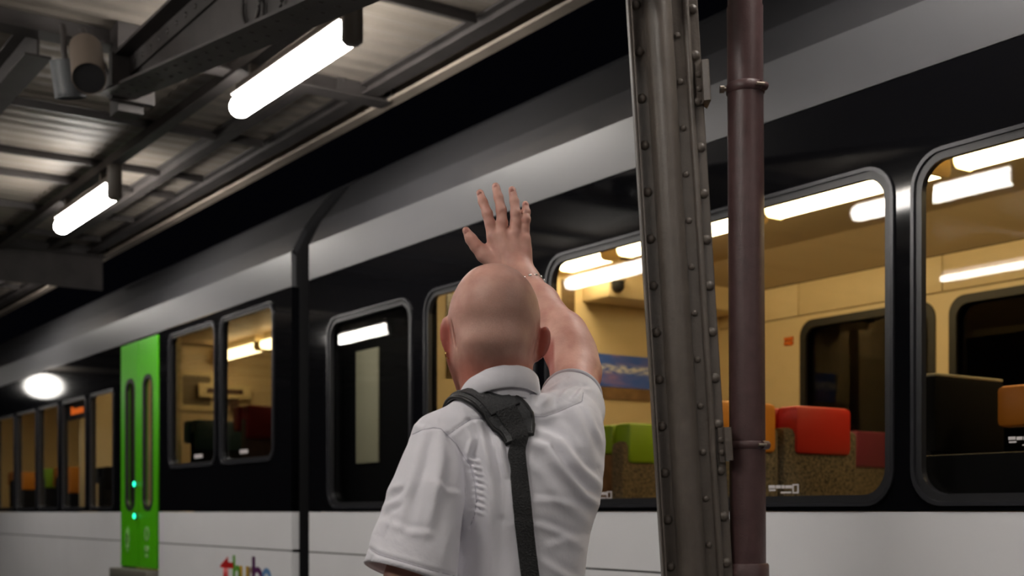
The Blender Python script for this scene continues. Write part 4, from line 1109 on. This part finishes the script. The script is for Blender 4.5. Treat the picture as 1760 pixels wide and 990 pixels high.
def px_of(V):
    k = (1 + V[:, 1] / MD) / 1000
    return 880 + V[:, 0] / k, 880 - V[:, 2] / k
def wrinkle(V, Q):
    N = vnormals(V, Q); px, py = px_of(V); facing = np.clip(-N[:, 1] * 1.6 + .15, 0, 1)
    disp = np.zeros(len(V))
    for pts_, A, w, val in folds:
        d, s_, t = polyd(px, py, pts_); tap = np.sin(np.pi * np.clip(t * .9 + .05, 0, 1)) ** .6
        prof = np.exp(-(d / w) ** 2) - val * np.exp(-((d * s_ - 1.7 * w) / (w * .9)) ** 2)
        disp += 1.45 * A * tap * prof * (d < 5 * w)
    for pts_, A, w in seams:
        d, s_, t = polyd(px, py, pts_); disp += A * np.exp(-(d / w) ** 2) + .0008 * np.exp(-((d * s_ - 7) / 4) ** 2)
    rnd = np.random.default_rng(4)
    for _ in range(26):                              # gentle overall unevenness
        k = rnd.normal(0, 1, 3) * 30; ph = rnd.uniform(0, 6.28); disp += .00045 * np.sin(V @ k + ph)
    return V + N * (disp * facing)[:, None]
V = wrinkle(V, Q)
shirt_loc = (V, Q)
def shirt_mat():
    m, nt, b = node_mat('white shirt cotton'); L = nt.links
    tc = nt.nodes.new('ShaderNodeTexCoord')
    b.inputs['Base Color'].default_value = (.86, .845, .905, 1); b.inputs['Roughness'].default_value = .75; b.inputs['Sheen Weight'].default_value = .15
    n = nt.nodes.new('ShaderNodeTexNoise'); n.inputs['Scale'].default_value = 9; n.inputs['Detail'].default_value = 5; n.inputs['Distortion'].default_value = 1.2; L.new(tc.outputs['Object'], n.inputs['Vector'])
    n2 = nt.nodes.new('ShaderNodeTexNoise'); n2.inputs['Scale'].default_value = 500; L.new(tc.outputs['Object'], n2.inputs['Vector'])
    bp = nt.nodes.new('ShaderNodeBump'); bp.inputs['Strength'].default_value = .30; bp.inputs['Distance'].default_value = .012; L.new(n.outputs['Fac'], bp.inputs['Height'])
    bp2 = nt.nodes.new('ShaderNodeBump'); bp2.inputs['Strength'].default_value = .12; bp2.inputs['Distance'].default_value = .001; L.new(n2.outputs['Fac'], bp2.inputs['Height']); L.new(bp.outputs[0], bp2.inputs['Normal'])
    L.new(bp2.outputs[0], b.inputs['Normal'])
    return m
M_SHIRT = shirt_mat()
shirt = link('shirt', np_mesh(man_world(V), Q), M_SHIRT, man)
# folded collar
CC = P(857, 690, .014)
def collar():
    n = 72; v = []; f = []
    prof = [(.0640, -.004), (.0650, .003), (.0665, .006), (.0685, .003), (.0705, -.012), (.0735, -.034), (.0722, -.0350), (.0690, -.018), (.0670, -.010), (.0655, -.045), (.0635, -.045)]
    for i in range(n + 1):
        t = math.radians(-158 + 316 * i / n)                # 0 = nape
        dirv = -FACE * math.cos(t) + LAT * math.sin(t)
        fw = -math.cos(t)
        for (r, h) in prof:
            rr = r * (1.0 + .06 * abs(math.cos(t)))
            h2 = h * (1.0 + (.35 if h < -.03 and r > .065 else 0) * max(0, fw))
            q = CC + dirv * rr + np.array([0, 0, (.0161 - .48 * (rr * fw)) + h2])
            v.append(q)
    m_ = len(prof)
    for i in range(n):
        for k in range(m_): f.append((i * m_ + k, i * m_ + (k + 1) % m_, (i + 1) * m_ + (k + 1) % m_, (i + 1) * m_ + k))
    f += [tuple(range(m_)), tuple(n * m_ + k for k in range(m_))]
    return mesh([tuple(p) for p in man_world(np.array(v))], f, True, math.radians(60))
link('collar', collar(), M_SHIRT, shirt)
# sleeve hem bands: thin rolled edges
def ring_band(c, axis, r, tilt=1.0):
    axis = np.array(axis, float); axis /= np.linalg.norm(axis)
    a = np.cross(axis, [0, 1, 0]); a /= np.linalg.norm(a); b_ = np.cross(axis, a)
    return [Vector(p) for p in man_world(np.array([c + r * (math.cos(t) * a + math.sin(t) * b_) for t in np.linspace(0, 2 * math.pi, 48, endpoint=False)]))]
link('sleeve_hem', tube_me(ring_band(pl + np.array([.0005, 0, .001]), axl, .0768), .0024, 8, closed=True), M_SHIRT, shirt)
link('sleeve_hem', tube_me(ring_band(prr - .006 * axr / np.linalg.norm(axr), axr, .0545), .0032, 8, closed=True), M_SHIRT, shirt)

# ---- trousers and shoes
T = Field((-.24, -.22, -1.36), (.20, .34, -.40), .008)
T.loft([(c, -.002, w, .036, d) for c, w, d in ((-.42, .128, .120), (-.50, .140, .130), (-.60, .152, .136), (-.68, .150, .13))], 0, power=2.4)
for s_ in (-1, 1):
    x0 = -.002 + .080 * s_
    T.chain([np.array([x0, .036, -.60]), np.array([x0 + .008 * s_, .045, -.90]), np.array([x0 + .012 * s_, .035, -1.27])], [.088, .070, .058], .02)
V2, Q2 = T.mesh(); V2 = relax(V2, Q2, 2)
M_TROU = mat('dark trousers', (.018, .019, .026), .85, bump=.2, bscale=25)
link('trousers', np_mesh(man_world(V2), Q2), M_TROU, man)
M_SHOE = mat('black leather shoe', (.012, .011, .010), .35)
for s_ in (-1, 1):
    G = Field((-.30, -.15, -1.36), (.26, .40, -1.20), .006)
    h_ = np.array([-.002 + .094 * s_, .02, -1.305])
    G.ell(h_, (.040, .050, .045), None, .0); G.ell(h_ + FACE * .14 + np.array([0, 0, -.008]), (.046, .085, .034), rotm(0, 0, math.radians(21)), .03); G.cone(h_, h_ + FACE * .10, .038, .036, .03)
    sl, X, Y, Z = G.sub((-1, -1, -2), (1, 1, 0)); G.f[sl] = np.maximum(G.f[sl], -(Z + H - .002))
    V3, Q3 = G.mesh(); link('shoe', np_mesh(man_world(V3), Q3), M_SHOE, man)

# ---- earring, bracelet
M_GOLD = mat('gold', (.80, .52, .18), .25, 1.0); M_SILV = mat('silver links', (.75, .74, .72), .2, 1.0); M_LEATH = mat('dark bracelet strap', (.03, .022, .018), .5)
ec = P(771, 610, .008)
link('earring', tube_me([Vector(p) for p in man_world(np.array([ec + np.array([.0050 * math.cos(t), .004 * math.cos(t), .0062 * math.sin(t)]) for t in np.linspace(0, 6.283, 18, endpoint=False)]))], .0012, 8, closed=True), M_GOLD, man)
bc = P(908.5, 496, .397); bax = P(928, 522, .36) - WRR; bax /= np.linalg.norm(bax)
br_ = link('bracelet', tube_me(ring_band(bc, bax, .0315), .0036, 8, closed=True), M_LEATH, man)
ua = np.cross(bax, [0, 1, 0]); ua /= np.linalg.norm(ua); ub = np.cross(bax, ua)
for t in np.linspace(0, 2 * math.pi, 16, endpoint=False):
    q = bc + .0340 * (math.cos(t) * ua + math.sin(t) * ub)
    link('bracelet_link', ball_me(q, (.0042, .0042, .0034), None, 8), M_SILV, br_)

# ------------------------------------------------------------------ shoulder bag with padded strap
Vw = man_world(shirt_loc[0]); bvh = BVHTree.FromPolygons([tuple(v) for v in Vw], [tuple(int(i) for i in q) for q in shirt_loc[1]])
def on_shirt(p, off):
    """nearest point of the shirt, lifted off along the outward direction"""
    w = Vector(man_world(np.array([p]))[0]); loc, nr, _, _ = bvh.find_nearest(w)
    return loc, nr
def ray_shirt(x, y):
    o = CAM; d = (pt(x, y, 2.0) - CAM).normalized(); h, n_, _, _ = bvh.ray_cast(o, d)
    return h, n_
M_STITCH_SHADE = mat('shirt seam thread and shade', (.55, .53, .60), .8)  # darker tone holds both the thread and the seam's shadow
for pts_, A, w in seams:
    path = []
    for i in range(len(pts_) - 1):
        for k in range(6):
            t = k / 6; h, n_ = ray_shirt(pts_[i][0] * (1 - t) + pts_[i + 1][0] * t, pts_[i][1] * (1 - t) + pts_[i + 1][1] * t)
            if h is not None: path.append(h - n_ * .0002)
    if len(path) > 4: link('seam', tube_me(path, .0009, 6), M_STITCH_SHADE, shirt)
bag = empty('shoulder_bag', man_foot + Vector((0, 0, .55)) - VIEW * .02, 'black bag strap with a padded shoulder piece over the left shoulder of the waving man', 'bag')
M_PAD = mat('black padded fabric', (.036, .037, .040), .5, bump=.3, bscale=220); M_PIPING = mat('black piping', (.005, .005, .006), .45); M_WEB = mat('black webbing', (.020, .020, .021), .7, bump=.6, bscale=320)
def ribbon(name, left, right, thick, m, lift, parent, nu=40, nv=9, crown=.0, smooth_it=2):
    """strip between two rows of world points (already on the surface) with thickness; returns edges"""
    def resample(pts_, n):
        pts_ = [Vector(p) for p in pts_]; dl = [0]
        for i in range(1, len(pts_)): dl.append(dl[-1] + (pts_[i] - pts_[i - 1]).length)
        out = []
        for k in range(n):
            s_ = dl[-1] * k / (n - 1); i = max(j for j in range(len(dl)) if dl[j] <= s_ + 1e-9); i = min(i, len(pts_) - 2)
            # Catmull-Rom for a smooth run
            t = (s_ - dl[i]) / max(1e-9, dl[i + 1] - dl[i])
            p0, p1, p2, p3 = pts_[max(i - 1, 0)], pts_[i], pts_[i + 1], pts_[min(i + 2, len(pts_) - 1)]
            out.append(0.5 * ((2 * p1) + (p2 - p0) * t + (2 * p0 - 5 * p1 + 4 * p2 - p3) * t * t + (3 * p1 - p0 - 3 * p2 + p3) * t ** 3))
        return out
    Lp, Rp = resample(left, nu), resample(right, nu); top_ = []
    for _ in range(smooth_it):
        for row_ in (Lp, Rp):
            row_[1:-1] = [(row_[i - 1] + row_[i] * 2 + row_[i + 1]) / 4 for i in range(1, nu - 1)]
    for i in range(nu):
        row = []
        for j in range(nv):
            q = Lp[i].lerp(Rp[i], j / (nv - 1)); loc, nr, _, _ = bvh.find_nearest(q)
            row.append((q, loc, nr))
        top_.append(row)
    # keep the given points but never sink under the cloth
    g0 = [[None] * nv for _ in range(nu)]; g1 = [[None] * nv for _ in range(nu)]
    for i in range(nu):
        for j in range(nv):
            q, loc, nr = top_[i][j]
            h_ = (q - loc).dot(nr)
            base = q if h_ > lift else q + nr * (lift - h_)
            a, b_ = (Lp[min(i + 1, nu - 1)] - Lp[max(i - 1, 0)]), (Rp[i] - Lp[i])
            nn = b_.cross(a).normalized()
            if nn.dot(nr) < 0: nn = -nn
            g0[i][j] = base; g1[i][j] = base + nn * (thick + crown * math.sin(math.pi * j / (nv - 1)))
    v = [p for r in g0 for p in r] + [p for r in g1 for p in r]; n0 = nu * nv; f = []
    for i in range(nu - 1):
        for j in range(nv - 1):
            a = i * nv + j; f.append((a, a + 1, a + nv + 1, a + nv)); f.append((n0 + a, n0 + a + nv, n0 + a + nv + 1, n0 + a + 1))
    for i in range(nu - 1):
        for j in (0, nv - 1):
            a = i * nv + j; f.append((a, a + nv, n0 + a + nv, n0 + a))
    for j in range(nv - 1):
        for i in (0, nu - 1):
            a = i * nv + j; f.append((a, a + 1, n0 + a + 1, n0 + a))
    o = link(name, mesh(v, f, True, math.radians(50)), m, parent)
    mid = lambda i, j: (g0[i][j] + g1[i][j]) / 2
    loop = [mid(i, 0) for i in range(nu)] + [mid(nu - 1, j) for j in range(1, nv)] + [mid(i, nv - 1) for i in range(nu - 2, -1, -1)] + [mid(0, j) for j in range(nv - 2, 0, -1)]
    return o, loop, g1
def Wp(x, y, b): return Vector(man_world(np.array([P(x, y, b)]))[0])
def hit(x, y, off=.0):
    for k in range(60):
        h, n_ = ray_shirt(x, y + k)
        if h is not None: return h + n_ * off
    return Wp(x, y, -.06)
def drop(a, b):                                     # onto the shoulder from above
    w = Vector(man_world(np.array([[a, b, .30]]))[0]); h, n_, _, _ = bvh.ray_cast(w, Vector((0, 0, -1)))
    return h
# the padded piece: from the chest over the shoulder to the shoulder blade
padL = [drop(-.098, .105), drop(-.112, .065), drop(-.115, .030), drop(-.108, -.005), hit(798, 690), hit(824, 704), hit(842, 730), hit(857, 751), hit(873, 765)]
padR = [drop(-.052, .115), drop(-.062, .080), drop(-.064, .050), drop(-.058, .015), drop(-.038, -.022), hit(876, 680), hit(901, 693), hit(918, 718), hit(914, 750)]
pad, loop, pg = ribbon('shoulder_pad', padL, padR, .0055, M_PAD, .004, bag, 44, 9, .003, 14)
link('piping', tube_me(loop, .0042, 8, closed=True), M_PIPING, pad)
TC = -VIEW * .0035
sL = [pg[34][2] + TC * .6, pg[37][2] + TC, pg[40][2] + TC, pg[43][2] + TC, hit(874, 772, .003), hit(876, 800), hit(880, 850), hit(886, 910), hit(893, 970), hit(899, 1020), hit(908, 1100), hit(918, 1180)]
sR = [pg[34][6] + TC * .6, pg[37][6] + TC, pg[40][6] + TC, pg[43][7] + TC, hit(903, 772, .003), hit(906, 800), hit(911, 850), hit(917, 910), hit(924, 970), hit(930, 1020), hit(939, 1100), hit(949, 1180)]
ribbon('strap', sL, sR, .0024, M_WEB, .0035, bag, 60, 5, .0008)
# flap of the pad that the webbing leaves through
rr_ = range(16, 37, 3)
fl_, lp, _ = ribbon('pad_flap', [pg[i][1] for i in rr_], [pg[i][7] for i in rr_], .0035, M_PAD, .004, pad, 22, 7, .0006)
link('flap_edge', tube_me(lp[21:28], .0024, 6), M_PIPING, fl_)
bm = bmesh.new(); bmesh.ops.create_cube(bm, size=1)
for v in bm.verts: v.co = (v.co.x * .30, v.co.y * .09, v.co.z * .24)
bmesh.ops.bevel(bm, geom=bm.edges[:], offset=.02, segments=2, profile=.5, affect='EDGES')
w_ = man_world(np.array([(v.co.x + .05, v.co.y - .20, v.co.z - .44) for v in bm.verts]))
for v, q in zip(bm.verts, w_): v.co = q
bo = link('bag_body', from_bm(bm, True, math.radians(40)), M_PAD, bag)
